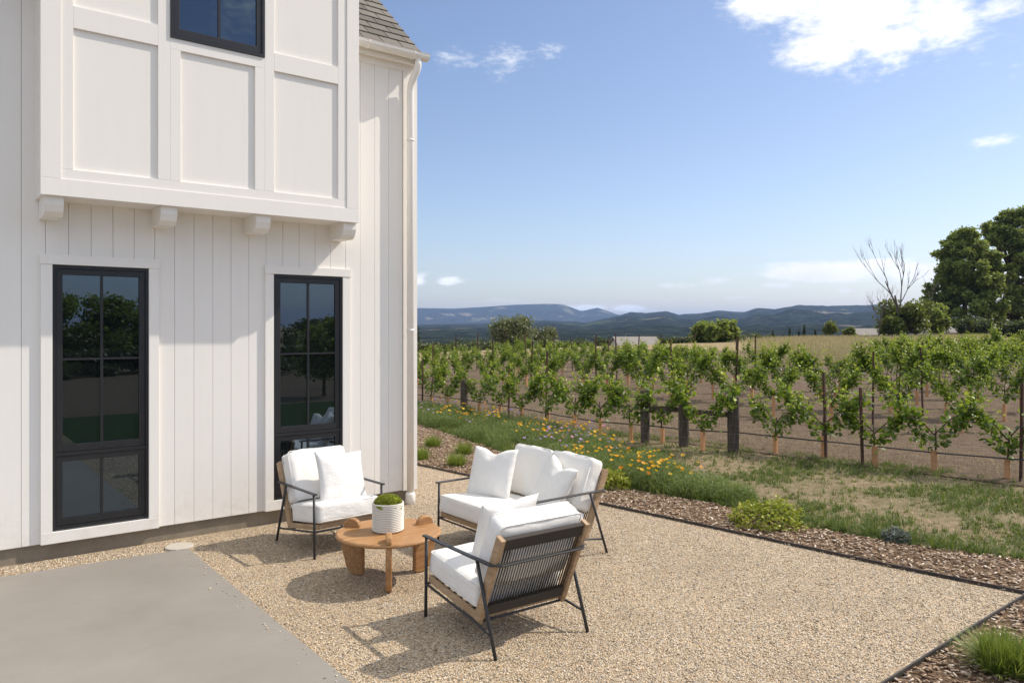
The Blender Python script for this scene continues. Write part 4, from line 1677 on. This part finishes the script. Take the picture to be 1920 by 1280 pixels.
def build_plants():
    shrub('ground_cover_shrub', 'lime green low spreading shrub in the mulch bed at right', 6.98, 4.66, .36, .24, 1500, .035, 'lime_shrub_leaf')
    shrub('ground_cover_shrub', 'small lime green shrub in the mulch just behind the loveseat', 7.02, 6.95, .26, .22, 900, .035, 'lime_shrub_leaf')
    shrub('lavender_plant', 'small blue grey plant in the mulch bed near the right edge', 7.40, 3.52, .13, .13, 900, .02, 'blue_grey_leaf', 'plant')
    grass_clump('grass_tuft', 'large green grass tuft at the lower right corner beside the edging', 5.13, 1.80, .30, .25, 1500, 'bright_grass')
    for x, y, rad, h, lab in ((6.97, 11.19, .26, .22, 'bright grass tuft in the mulch, second from the house corner in the far group'),
                              (6.98, 10.25, .24, .22, 'bright grass tuft in the mulch nearest the wildflowers, right of the far group'),
                              (6.13, 10.22, .26, .22, 'bright grass tuft touching the house corner edge in the mulch bed'),
                              (6.30, 9.45, .27, .22, 'bright grass tuft nearest the gravel, just behind the loveseat pillow'),
                              (6.75, 12.5, .24, .22, 'bright grass tuft farthest up the mulch bed by the house corner')):
        grass_clump('grass_tuft', lab, x, y, rad, h, 650, 'bright_grass')
    # weeds and grass on the strip towards the fence: short, patchy
    n = 27000
    x = RNG.uniform(7.0, 12.2, n)
    y = RNG.uniform(1.5, 13, n)
    ex, ey = [1, 2.4, 3.4, 4.4, 5.6, 6.9, 8.8, 10.9, 13.8], [8.4, 7.75, 7.36, 7.2, 7.3, 7.05, 7.3, 7.75, 8.3]
    edge = np.interp(y, ex, ey)
    patch = np.array([mn.fractal(Vector((a * .75, b * .75, 3.1)), 1, 2, 4) for a, b in zip(x, y)])
    near_edge = np.exp(-((x - edge - .14) / .16) ** 2)
    prob = np.clip(patch * 2.0 + .42, 0.10, 1) * .85 + near_edge * .5
    ok = (x > edge) & (RNG.random(n) < prob) & (x < 11.75 - .14 * (y - 4))
    x, y, near_edge = x[ok], y[ok], near_edge[ok]
    n = len(x)
    tuft_h = RNG.uniform(.018, .06, n) * (1 + 1.0 * near_edge) * RNG.choice([1, 1, 1, 1.9], n)
    tone = np.clip(RNG.normal(.35, .25, n), 0, 1)
    k = 11
    rr = RNG.uniform(.2, 1, n * k) * np.repeat(RNG.uniform(.02, .06, n), k)
    an = RNG.uniform(0, 2 * np.pi, n * k)
    pos = np.stack([np.repeat(x, k) + rr * np.cos(an), np.repeat(y, k) + rr * np.sin(an), np.full(n * k, -.012)], 1)
    V, F, r = blades(n * k, pos, np.repeat(tuft_h, k) * RNG.uniform(.6, 1.2, n * k), .0085, 1.1, np.clip(np.repeat(tone, k) + RNG.normal(0, .1, n * k), 0, 1))
    V[:, 2] = np.maximum(V[:, 2], -.012)
    tag(obj('weedy_grass', raw_mesh('grass', V, F, False, r), 'grass_blade'), 'short patchy green weeds on the dry strip before the fence', 'grass', kind='stuff')
    n = 26000
    x = RNG.uniform(7.0, 13.5, n)
    y = RNG.uniform(1.5, 15, n)
    edge = np.interp(y, [1, 2.4, 3.4, 4.4, 5.6, 6.9, 8.8, 10.9, 13.8], [8.4, 7.75, 7.36, 7.2, 7.3, 7.05, 7.3, 7.75, 8.3])
    ok = x > edge + .05
    x, y = x[ok], y[ok]
    n = len(x)
    V, F, r = blades(n, np.stack([x, y, np.full(n, -.008)], 1), RNG.uniform(.03, .10, n), .005, 1.5)
    tag(obj('straw_litter', raw_mesh('straw', V, F, False, r), 'straw_blade'), 'dry straw lying on the bare ground before the vines', 'straw', kind='stuff')
    # wildflower drift
    pts = []
    while len(pts) < 620:
        y = random.uniform(5.4, 17)
        e = float(np.interp(y, [5.4, 6.2, 6.9, 8.8, 10.9, 13.8, 17], [7.55, 7.3, 7.15, 7.4, 7.85, 8.4, 8.4]))
        wd = float(np.interp(y, [5.4, 6.5, 8, 11, 17], [.25, .8, 1.5, 1.9, 1.9]))
        x = e + wd * random.random()
        if mn.noise(Vector((x * 1.1, y * 1.1, 0))) > -.25:
            pts.append((x, y, random.uniform(.7, 1.15) * float(np.interp(y, [5.4, 7, 9, 17], [.6, .95, 1.0, .8]))))
    VV, FF, RR = [], [], []
    b = 0
    for (x, y, s) in pts:
        k = 70
        rr = .16 * np.sqrt(RNG.random(k))
        an = RNG.uniform(0, 6.28, k)
        tone = np.clip(RNG.normal(.35 + .5 * mn.noise(Vector((x, y, 4))), .2, k), 0, 1)
        V, F, r = blades(k, np.stack([x + rr * np.cos(an), y + rr * np.sin(an), np.full(k, -.012)], 1), s * RNG.uniform(.10, .34, k), .007, .8, tone)
        VV.append(V)
        FF.append(F + b)
        RR.append(r)
        b += len(V)
        q = 110
        u = RNG.normal(size=(q, 3))
        u /= np.linalg.norm(u, axis=1)[:, None]
        u[:, 2] = np.abs(u[:, 2])
        P = np.array([x, y, .02]) + u * RNG.uniform(.5, 1, (q, 1)) * np.array([.19, .19, .30 * s])
        V, F, r = scatter(QUAD_V, QUAD_F, P, rot_random(q), np.stack([np.full(q, .008), RNG.uniform(.03, .06, q), np.full(q, .02)], 1), np.clip(RNG.normal(tone.mean() + .1, .2, q), 0, 1))
        VV.append(V)
        FF.append(F + b)
        RR.append(r)
        b += len(V)
    tag(obj('wildflower_foliage', raw_mesh('foliage', np.concatenate(VV), np.concatenate(FF), False, np.concatenate(RR)), 'feather_foliage'),
        'feathery green wildflower foliage in a drift along the mulch bed', 'wildflowers', kind='stuff')
    cup_v = np.array([(0, 0, 0), (.5, .5, .45), (0, .75, .6), (-.5, .5, .45), (-.75, 0, .6), (-.5, -.5, .45), (0, -.75, .6), (.5, -.5, .45), (.75, 0, .6)], float)
    cup_f = np.array([(0, 8, 1, 2), (0, 2, 3, 4), (0, 4, 5, 6), (0, 6, 7, 8)])

    def flowers(name, mat, count, thr, seed, size, label, zlo, zhi, colr=None):
        P = []
        while len(P) < count:
            x, y, s = random.choice(pts)
            if y > 6.4 and mn.noise(Vector((x * .8 + seed, y * .8, seed))) > thr:
                P.append((x + random.gauss(0, .12), y + random.gauss(0, .12), s * random.uniform(zlo, zhi)))
        P = np.array(P)
        V, F, r = scatter(cup_v, cup_f, P, rot_random(count, .7), RNG.uniform(.7, 1.2, count) * size, colr)
        tag(obj(name, raw_mesh('flowers', V, F, False, r), mat), label, 'flowers', kind='stuff')
    flowers('orange_poppies', 'poppy_petal', 250, .06, 4.4, .040, 'orange poppies flowering in clusters through the wildflower drift', .27, .37)
    flowers('purple_flowers', 'purple_petal', 170, .15, 9.0, .034, 'purple and pink flowers towards the fence side of the drift', .30, .42)


build_plants()

# ------------------------------------------------------------------ trees and background things


def crown_leaves(lobes, n, leaf, dens=.5, tmpl=(QUAD_V, QUAD_F)):
    """lobes: (centre, radii); leaves near lobe surfaces with clumping"""
    vols = np.array([r[0] * r[1] * r[2] for _, r in lobes]) ** (2 / 3)
    cnt = (n * vols / vols.sum()).astype(int)
    P, rn = [], []
    for (c, r), k in zip(lobes, cnt):
        u = RNG.normal(size=(k, 3))
        u /= np.linalg.norm(u, axis=1)[:, None]
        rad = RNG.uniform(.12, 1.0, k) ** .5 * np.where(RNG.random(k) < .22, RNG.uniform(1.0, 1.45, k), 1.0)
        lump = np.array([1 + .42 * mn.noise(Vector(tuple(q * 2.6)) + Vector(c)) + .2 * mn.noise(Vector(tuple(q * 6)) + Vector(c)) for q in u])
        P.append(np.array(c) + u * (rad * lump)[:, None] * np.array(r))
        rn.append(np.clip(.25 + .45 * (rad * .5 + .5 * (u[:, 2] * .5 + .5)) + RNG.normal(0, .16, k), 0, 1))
    P = np.concatenate(P)
    rn = np.concatenate(rn)
    m = len(P)
    return scatter(tmpl[0], tmpl[1], P, rot_random(m), RNG.uniform(.6, 1.3, m) * leaf, rn)


def tree(name, label, cat, x, y, lobes, n, leaf, mat, trunk_r, trunk_h, limbs=5, group=None, z=None, bark='bark'):
    """lobes are relative to the base"""
    t = thing(name, label, cat, (x, y, float(ground_z(x, y)) if z is None else z), 0, group)
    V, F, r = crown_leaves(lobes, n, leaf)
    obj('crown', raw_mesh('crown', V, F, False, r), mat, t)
    tb = []
    top = Vector((random.uniform(-.3, .3) * trunk_r * 4, random.uniform(-.3, .3) * trunk_r * 4, trunk_h))
    tb.append(([(0, 0, -.5), (top.x * .4, top.y * .4, trunk_h * .5), tuple(top)], [trunk_r * 1.15, trunk_r * .9, trunk_r * .7]))
    big = sorted(lobes, key=lambda q: -q[1][0])[:limbs + 3]
    for c, r in big:
        e = Vector(c) + Vector((0, 0, r[2] * .3))
        m = top.lerp(e, .5) + Vector((random.gauss(0, .15), random.gauss(0, .15), random.gauss(0, .1))) * trunk_r * 4
        tb.append(([tuple(top * .92), tuple(m), tuple(e)], [trunk_r * .55, trunk_r * .32, trunk_r * .1]))
    obj('trunk', multitube(tb, 7), bark, t)
    return t


def lobes_for(wid, hgt, base, k, rs, flat=1.0, taper=0.0):
    out = []
    for i in range(k):
        u = rs.random()
        zc = base + (hgt - base) * (.12 + .76 * u)
        rad = wid / 2 * (1 - taper * u) * math.sqrt(max(.15, 1 - (2 * u - .9) ** 2 * .8))
        a = rs.uniform(0, 6.28)
        d = rad * rs.uniform(.25, .72)
        s = wid * rs.uniform(.15, .25)
        out.append(((math.cos(a) * d, math.sin(a) * d, zc), (s, s, s * .8 * flat)))
    return out


def dead_tree(name, label, x, y, h, seed, spread=.5, r0=.2, depth=5):
    rs = random.Random(seed)
    t = thing(name, label, 'dead tree', (x, y, float(ground_z(x, y))))
    tb = []

    def grow(p, d, L_, r, k):
        pts = [p]
        dd = d.copy()
        for i in range(4):
            dd = (dd + Vector((rs.gauss(0, .09), rs.gauss(0, .09), rs.gauss(.03, .05)))).normalized()
            pts.append(pts[-1] + dd * L_ / 4)
        tb.append(([tuple(q) for q in pts], [r, r * .88, r * .76, r * .66, r * .55 if k else r * .25]))
        if k == 0:
            return
        for j in range(rs.choice((2, 3, 3))):
            i = rs.choice((2, 3, 4))
            a = rs.uniform(0, 6.28)
            sp = spread * rs.uniform(.5, 1.2)
            nd = (dd + Vector((math.cos(a) * sp, math.sin(a) * sp, rs.uniform(0, .35)))).normalized()
            grow(pts[i], nd, L_ * rs.uniform(.58, .82), r * .55, k - 1)
    grow(Vector((0, 0, -.3)), Vector((rs.uniform(-.05, .05), 0, 1)), h * .36, r0, depth)
    zm = max(q[2] for pts, _ in tb for q in pts)
    k = h / zm
    tb = [([tuple(Vector(q) * k) for q in pts], [r * 1.0 for r in rad]) for pts, rad in tb]
    obj('trunk_and_branches', multitube(tb, 5), 'dead', t)
    return t


def dirpx(px):
    """horizontal direction of a compass bearing (surveyed from the patio, 1433 units = one radian-tangent)"""
    r = (px - 960) / 1433
    return (.6134 + r * .7898, .7898 - r * .6134)


def at(px, z):
    d = dirpx(px)
    return d[0] * z, d[1] * z


def build_background():
    rs = random.Random(3)
    # olive trees, left centre
    x, y = at(957, 88)
    zb = float(ground_z(x, y))
    top = 2.05 + 24 / 1433 * 88 - zb
    lob = [((math.cos(a) * 1.6 * q, math.sin(a) * 1.6 * q, z), (1.35, 1.35, 1.15)) for a, q, z in
           [(rs.uniform(0, 6.28), rs.random() ** .5, rs.uniform(.9, top - 1.1)) for _ in range(20)]]
    tree('olive_tree', 'large rounded grey green olive tree beyond the vines at left', 'tree', x, y, lob, 16000, .17, 'olive_leaf', .22, 1.2)
    x, y = at(1019, 92)
    zb = float(ground_z(x, y))
    top = 2.05 + 2 / 1433 * 92 - zb
    lob = [((rs.uniform(-1.1, 1.1), rs.uniform(-1.1, 1.1), rs.uniform(.7, top - .8)), (.85, .85, .75)) for _ in range(9)]
    tree('olive_tree', 'smaller grey green olive tree just right of the large one', 'tree', x, y, lob, 7000, .16, 'olive_leaf', .16, 1.0)
    # hedge at far left
    x0, y0 = at(770, 66)
    x1, y1 = at(915, 70)
    hd = thing('hedge', 'long dark green hedge at the far left edge of the dry field', 'hedge', ((x0 + x1) / 2, (y0 + y1) / 2, float(ground_z((x0 + x1) / 2, (y0 + y1) / 2))))
    lob = []
    for k in range(34):
        u = rs.random()
        lob.append((((x0 - x1) * (u - .5) * 1.25, (y0 - y1) * (u - .5) * 1.25 + rs.gauss(0, .4), rs.uniform(.25, .75)), (.8, .8, rs.uniform(.45, .75))))
    V, F, r = crown_leaves(lob, 17000, .13)
    obj('foliage', raw_mesh('hedge', V, F, False, r), 'hedge_leaf', hd)
    obj('stems', multitube([([(c[0], c[1], -.3), (c[0], c[1], c[2])], [.04, .02]) for c, _ in lob[:20]], 5), 'bark', hd)
    # hedgerow beyond the vines, behind the shed
    for pa, pb, za, zb2, lab in ((1035, 1150, 100, 104, 'low dark hedgerow beyond the vines left of the white shed'), (1215, 1300, 104, 100, 'low dark hedgerow beyond the vines right of the white shed'),
                                 (1385, 1445, 98, 112, 'low dark hedgerow between the centre tree and the cypress row')):
        x0, y0 = at(pa, za)
        x1, y1 = at(pb, zb2)
        mx, my = (x0 + x1) / 2, (y0 + y1) / 2
        gz = float(ground_z(mx, my))
        hd = thing('hedge', lab, 'hedge', (mx, my, gz))
        lob = []
        for k in range(26):
            u = rs.random() - .5
            lob.append((((x1 - x0) * u, (y1 - y0) * u + rs.gauss(0, .5), rs.uniform(.3, max(.8, .1 - gz) + rs.uniform(-.3, .2))), (1.0, 1.0, rs.uniform(.6, .95))))
        V, F, r = crown_leaves(lob, 9000, .2)
        obj('foliage', raw_mesh('hedge', V, F, False, r), 'hedge_leaf', hd)
        obj('stems', multitube([([(c[0], c[1], -.5), (c[0], c[1], c[2])], [.05, .02]) for c, _ in lob[:16]], 5), 'bark', hd)
    # walnut tree behind vines, centre
    x, y = at(1335, 80)
    zb = float(ground_z(x, y))
    top = 2.05 + 16 / 1433 * 80 - zb
    lob = [((rs.uniform(-2.1, 2.1), rs.uniform(-1.6, 1.6), rs.uniform(.3, top - .6)), (.7, .7, .55)) for _ in range(26)]
    tree('walnut_tree', 'spreading dark green tree behind the vines at the centre', 'tree', x, y, lob, 11000, .22, 'oak_leaf', .2, 1.0)
    # cypress row
    for px, ytop, ww, lab in ((1449, 622, 6, 'thin dark cypress at the left end of the far row'), (1481, 616, 6, 'thin dark cypress second from left in the far row'),
                              (1498, 622, 5, 'short thin dark cypress in the middle of the far row'), (1508, 611, 7.5, 'tallest dark cypress of the far row'),
                              (1529, 619, 6, 'thin dark cypress at the right end of the far row')):
        z = 135
        x, y = at(px, z)
        zb = float(ground_z(x, y))
        top = 2.05 + (613 - ytop) / 1433 * z - zb
        w = ww / 1433 * z
        lob = [((0, 0, top * u), (w * .55 * (1.05 - u * .75), w * .55 * (1.05 - u * .75), top * .14)) for u in (.12, .26, .4, .54, .68, .82, .93)]
        tree('cypress_tree', lab, 'cypress', x, y, lob, 1500, .17, 'cypress_leaf', .08, top * .8, 0, 'far cypress row')
    # pointed conifer beside the house corner
    x, y = at(783, 150)
    zb = float(ground_z(x, y))
    top = 2.05 + 0 - zb
    lob = [((0, 0, top * u), (1.3 * (1.05 - u), 1.3 * (1.05 - u), top * .14)) for u in (.15, .3, .45, .6, .75, .9)]
    tree('conifer_tree', 'dark pointed conifer just right of the house corner', 'tree', x, y, lob, 2500, .25, 'cypress_leaf', .15, top * .7, 0)
    # small pale trees
    for px, ytop, w, lab in ((1556, 606, 26, 'slender pale green young tree right of the cypress row'), (1592, 619, 20, 'small pale green tree left of the brown barn')):
        z = 95
        x, y = at(px, z)
        zb = float(ground_z(x, y))
        top = 2.05 + (613 - ytop) / 1433 * z - zb
        wm = w / 1433 * z
        lob = [((rs.uniform(-.3, .3) * wm, rs.uniform(-.3, .3) * wm, top * rs.uniform(.45, .9)), (wm * .3, wm * .3, wm * .32)) for _ in range(8)]
        tree('young_tree', lab, 'tree', x, y, lob, 1300, .2, 'yellow_green_leaf', .06, top * .5)
    # big trees on the right
    for px, ytop, wpx, z, lab, k, mat, n in ((1808, 424, 122, 105, 'broad dark green tree left of the tallest tree at right', 50, 'oak_leaf', 85000),
                                             (1893, 386, 120, 108, 'tallest dark green tree at the right edge of the picture', 58, 'oak_leaf', 95000)):
        x, y = at(px, z)
        zb = float(ground_z(x, y))
        top = 2.05 + (613 - ytop) / 1433 * z - zb
        wm = wpx / 1433 * z
        lob = []
        main = []
        for i in range(k):
            u = (i + rs.random()) / k
            zc = top * (.10 + .82 * u)
            rad = wm * .5 * math.sin(math.pi * min(.97, .30 + .60 * u)) * 1.02
            a = rs.uniform(0, 6.28)
            s = wm * rs.uniform(.13, .19)
            d = max(0, rad - s * .4) * rs.uniform(.5, 1.08)
            main.append((math.cos(a) * d, math.sin(a) * d, zc, s))
        for mx, my, mz, s in main:
            for q in range(6):
                v = Vector((rs.gauss(0, 1), rs.gauss(0, 1), rs.gauss(0, .8))).normalized() * s * rs.uniform(.5, 1.05)
                t_ = s * rs.uniform(.36, .6)
                lob.append(((mx + v.x, my + v.y, mz + v.z), (t_, t_, t_ * .75)))
        tree('cottonwood_tree', lab, 'tree', x, y, lob, n, .23, mat, .34, top * .55, 14)
    # bushy clump with yellow-green tree
    for px, ytop, w, z, lab, mat in ((1697, 562, 100, 88, 'rounded yellow green tree at the foot of the bare tree', 'yellow_green_leaf'),
                                     (1745, 566, 60, 92, 'rounded dark green tree left of the two tall trees', 'oak_leaf'),
                                     (1672, 590, 44, 86, 'low yellow green bush at left of the tree clump', 'yellow_green_leaf'),
                                     (1830, 600, 70, 96, 'dark bush between the two tall trees', 'hedge_leaf'),
                                     (1905, 598, 60, 92, 'dark bush below the tallest tree at the right edge', 'hedge_leaf')):
        x, y = at(px, z)
        zb = float(ground_z(x, y))
        top = 2.05 + (613 - ytop) / 1433 * z - zb
        wm = w / 1433 * z
        lob = [((rs.uniform(-.33, .33) * wm, rs.uniform(-.3, .3) * wm, top * rs.uniform(.2, .82)), (wm * .2, wm * .2, wm * .17)) for _ in range(14)]
        tree('broadleaf_tree', lab, 'tree', x, y, lob, 6000, .24, mat, .14, top * .4)
    x, y = at(1678, 87)
    dead_tree('dead_tree', 'tall bare leafless tree rising behind the vineyard at right', x, y, 2.05 + 170 / 1433 * 87 - .7, 5, .24, .19, 5)
    x, y = at(1648, 86)
    dead_tree('dead_tree', 'leaning bare leafless tree left of the taller bare one', x, y, 2.05 + 70 / 1433 * 86, 9, .7, .10, 4)
    x, y = at(1731, 90)
    dead_tree('dead_tree', 'thin bare trunk standing just right of the tall bare tree', x, y, 2.05 + 95 / 1433 * 90 - .5, 12, .25, .07, 2)

    # distant farm buildings
    def farm(name, label, px, z, w, d, eave, ridge, rz, base, wall, gable_x=True, doors=True):
        x, y = at(px, z)
        t = thing(name, label, 'barn', (x, y, base), rz)
        a, b = w / 2, d / 2
        V = [(-a, -b, 0), (a, -b, 0), (a, b, 0), (-a, b, 0), (-a, -b, eave), (a, -b, eave), (a, b, eave), (-a, b, eave), (-a, 0, ridge), (a, 0, ridge)]
        F = [(0, 1, 5, 4), (2, 3, 7, 6), (1, 2, 6, 9, 5), (3, 0, 4, 8, 7)]
        obj('wall', raw_mesh('wall', V, F), wall, t)
        o = .3
        for s in (-1, 1):
            P = [(-a - o, s * (b + o), eave - .12), (a + o, s * (b + o), eave - .12), (a + o, 0, ridge + .06), (-a - o, 0, ridge + .06)]
            P += [(p[0], p[1], p[2] + .1) for p in P]
            obj('roof_slope', raw_mesh('roof', P, CUBE_F), 'farroof', t)
        if doors:
            obj('door', multibox([((a, -.9, 0), (a + .03, .9, 2.2))]), 'farbrown', t)
            for q in (-a * .5, a * .4):
                obj('window', multibox([((q - .5, -b - .03, 1.2), (q + .5, -b, 2.1))]), 'glass', t)
    farm('farm_shed', 'low white shed with grey roof beyond the vines at centre', 1190, 92, 5.2, 3.4, 2.0, 3.1, R(-20), -2.35, 'farwall')
    farm('farm_shed', 'brown roofed shed left of the bare tree at right', 1627, 118, 5.2, 4, 1.7, 2.6, R(-30), -.9, 'farbrown', doors=False)
    farm('farm_house', 'grey roofed farmhouse half hidden behind the two tall trees', 1790, 122, 11, 7, 2.0, 3.3, R(-35), -.8, 'farwall')
    # dry tall grass band beyond the vineyard
    n = 60000
    z = RNG.uniform(36, 90, n)
    px = 1375 + 485 * RNG.random(n) ** .75
    rr = (px - 960) / 1433
    x = (.6134 + rr * .7898) * z
    y = (.7898 - rr * .6134) * z
    ok = ((x > 33 + .15 * (y - 10)) | (z > 60)) & (RNG.random(n) < np.clip((px - 1375) / 110, 0, 1))
    x, y = x[ok], y[ok]
    n = len(x)
    V, F, r = blades(n, np.stack([x, y, ground_z(x, y)], 1), RNG.uniform(.25, .62, n), .035, .5)
    tag(obj('tall_dry_grass', raw_mesh('drygrass', V, F, False, r), 'straw_blade'), 'tall golden dry grass beyond the vineyard rows', 'grass', kind='stuff')


build_background()


def build_hills():
    prof_far = [(300, 578), (600, 574), (785, 577), (850, 578), (905, 575), (960, 571), (1020, 569), (1055, 570), (1090, 583), (1120, 576), (1160, 590), (1250, 596), (1400, 600), (1700, 598), (2300, 585)]
    prof_near = [(300, 618), (600, 616), (785, 608), (900, 606), (1000, 600), (1100, 604), (1165, 590), (1182, 585), (1212, 587), (1250, 583), (1272, 590), (1310, 588), (1345, 582), (1395, 585), (1420, 577),
                 (1450, 580), (1500, 572), (1540, 575), (1600, 573), (1650, 573), (1750, 575), (1850, 579), (1920, 577), (2100, 572), (2300, 576)]
    base = -11.4

    def ridge(name, prof, z0, z1, zr, seed):
        na, nr = 420, 80
        pxs = np.linspace(250, 2350, na)
        zs = z0 + (z1 - z0) * np.linspace(0, 1, nr) ** 1.25
        yv = np.interp(pxs, [p[0] for p in prof], [p[1] for p in prof])
        V = np.zeros((na, nr, 3))
        for i, px in enumerate(pxs):
            d = dirpx(px)
            hr = 2.05 + (613 - yv[i]) / 1433 * zr
            for j, z in enumerate(zs):
                u = (z - z0) / (zr - z0) if z <= zr else 1 + (z - zr) / (z1 - zr)
                x, y = d[0] * z, d[1] * z
                if u <= 1:
                    sh = (u * u * (3 - 2 * u)) ** 1.5
                    n = mn.ridged_multi_fractal(Vector((x * .0015 + seed, y * .0015, seed)), .8, 2.1, 6, 1.0, 2.0) * .5
                    fine = mn.fractal(Vector((x * .006, y * .006, seed)), 1, 2, 4)
                    env = math.sin(math.pi * min(1, u)) ** .8
                    hgt = base + (hr - base) * (sh * (1 - .28 * env) + .40 * env * min(1, u * 2.5) * (n - .35)) + fine * 9 * env * min(1, u * 3) + 2.2 * mn.noise(Vector((x * .03, y * .03, seed)))
                    hgt = min(hgt, hr + (2 if u > .97 else -3))
                else:
                    hgt = hr + (base - hr) * (u - 1)
                V[i, j] = (x, y, hgt)
        idx = np.arange(na * nr).reshape(na, nr)
        F = np.stack([idx[:-1, :-1], idx[1:, :-1], idx[1:, 1:], idx[:-1, 1:]], -1).reshape(-1, 4)
        tag(obj(name, raw_mesh(name, V.reshape(-1, 3), F, True), 'hill'), kind='structure')
    ridge('hills', prof_near, 240, 5200, 4300, 1.3)
    ridge('hills', prof_far, 4800, 8200, 7000, 5.9)


build_hills()


def build_behind():
    """what stands behind the camera and shows in the window panes"""
    rs = random.Random(21)
    specs = [(8.6, -33, 7.0, 4.1, 'broad dark oak behind the photographer mirrored in the left window', 'oak_leaf'),
             (13.6, -36, 6.2, 3.9, 'second dark oak behind the photographer mirrored in the left window', 'oak_leaf'),
             (2.5, -42, 8.0, 3.4, 'dark oak farther behind the photographer', 'oak_leaf'),
             (22.5, -30, 6.0, 3.2, 'low dark oak behind the photographer to the right', 'hedge_leaf'),
             (30, -34, 7.0, 3.4, 'dark oak behind the photographer at far right', 'oak_leaf')]
    for k, (x, y) in enumerate(((-4, -39), (5.5, -41), (18, -40), (26.5, -42), (37, -40))):
        specs.append((x, y, 8.0 + k % 3, 2.6 + .35 * (k % 2), 'dark tree of the line behind the photographer, %s from the house side' % ORD[k], 'hedge_leaf'))
    for k, (x, y) in enumerate(((3, -19), (6.5, -22), (10.5, -18), (15.5, -21), (20, -17), (25, -20))):
        specs.append((x, y, 3.2 + .6 * (k % 3), .9 + .3 * (k % 2), 'low dark bush on the bare lot behind the photographer, %s from the house side' % ORD[k], 'hedge_leaf'))
    for x, y, w, h, lab, mat in specs:
        lob = [((rs.gauss(0, .26) * w, rs.gauss(0, .2) * w, h * (.12 + .72 * rs.random() ** .8)), (w * rs.uniform(.07, .15), w * .12, h * rs.uniform(.09, .17))) for _ in range(40)]
        tree('oak_tree', lab, 'tree', x, y, lob, 12000, .15, mat, .2, h * .4)
    lob = [((rs.uniform(-.5, .5), rs.uniform(-.5, .5), rs.uniform(.7, 2.1)), (.4, .4, .35)) for _ in range(12)]
    tree('garden_tree', 'young leafy tree behind the photographer mirrored in the right window', 'tree', 9.6, -5.9, lob, 3500, .09, 'oak_leaf', .05, 1.0)
    dead_tree('bare_tree', 'bare branched tree behind the photographer mirrored in the right window', 11.3, -8.2, 3.6, 17, .6, .06, 4)
    dead_tree('bare_tree', 'second bare branched tree behind the photographer mirrored in the right window', 13.2, -8.8, 3.3, 23, .6, .06, 4)


build_behind()


def build_haze():
    m = bpy.data.materials.new('haze_air')
    m.use_nodes = True
    nt = m.node_tree
    nt.nodes.clear()
    out = nt.nodes.new('ShaderNodeOutputMaterial')
    v = nt.nodes.new('ShaderNodeVolumePrincipled')
    v.inputs['Color'].default_value = (.42, .60, 1.0, 1)
    v.inputs['Density'].default_value = 9.0e-5
    v.inputs['Anisotropy'].default_value = .2
    nt.links.new(v.outputs[0], out.inputs['Volume'])
    me = raw_mesh('haze', boxv((-12500, -12500, -40), (12500, 12500, 250)), CUBE_F)
    me.materials.append(m)
    o = bpy.data.objects.new('haze', me)
    link(o)
    tag(o, 'pale blue haze in the air over the valley', 'haze', kind='stuff')


build_haze()
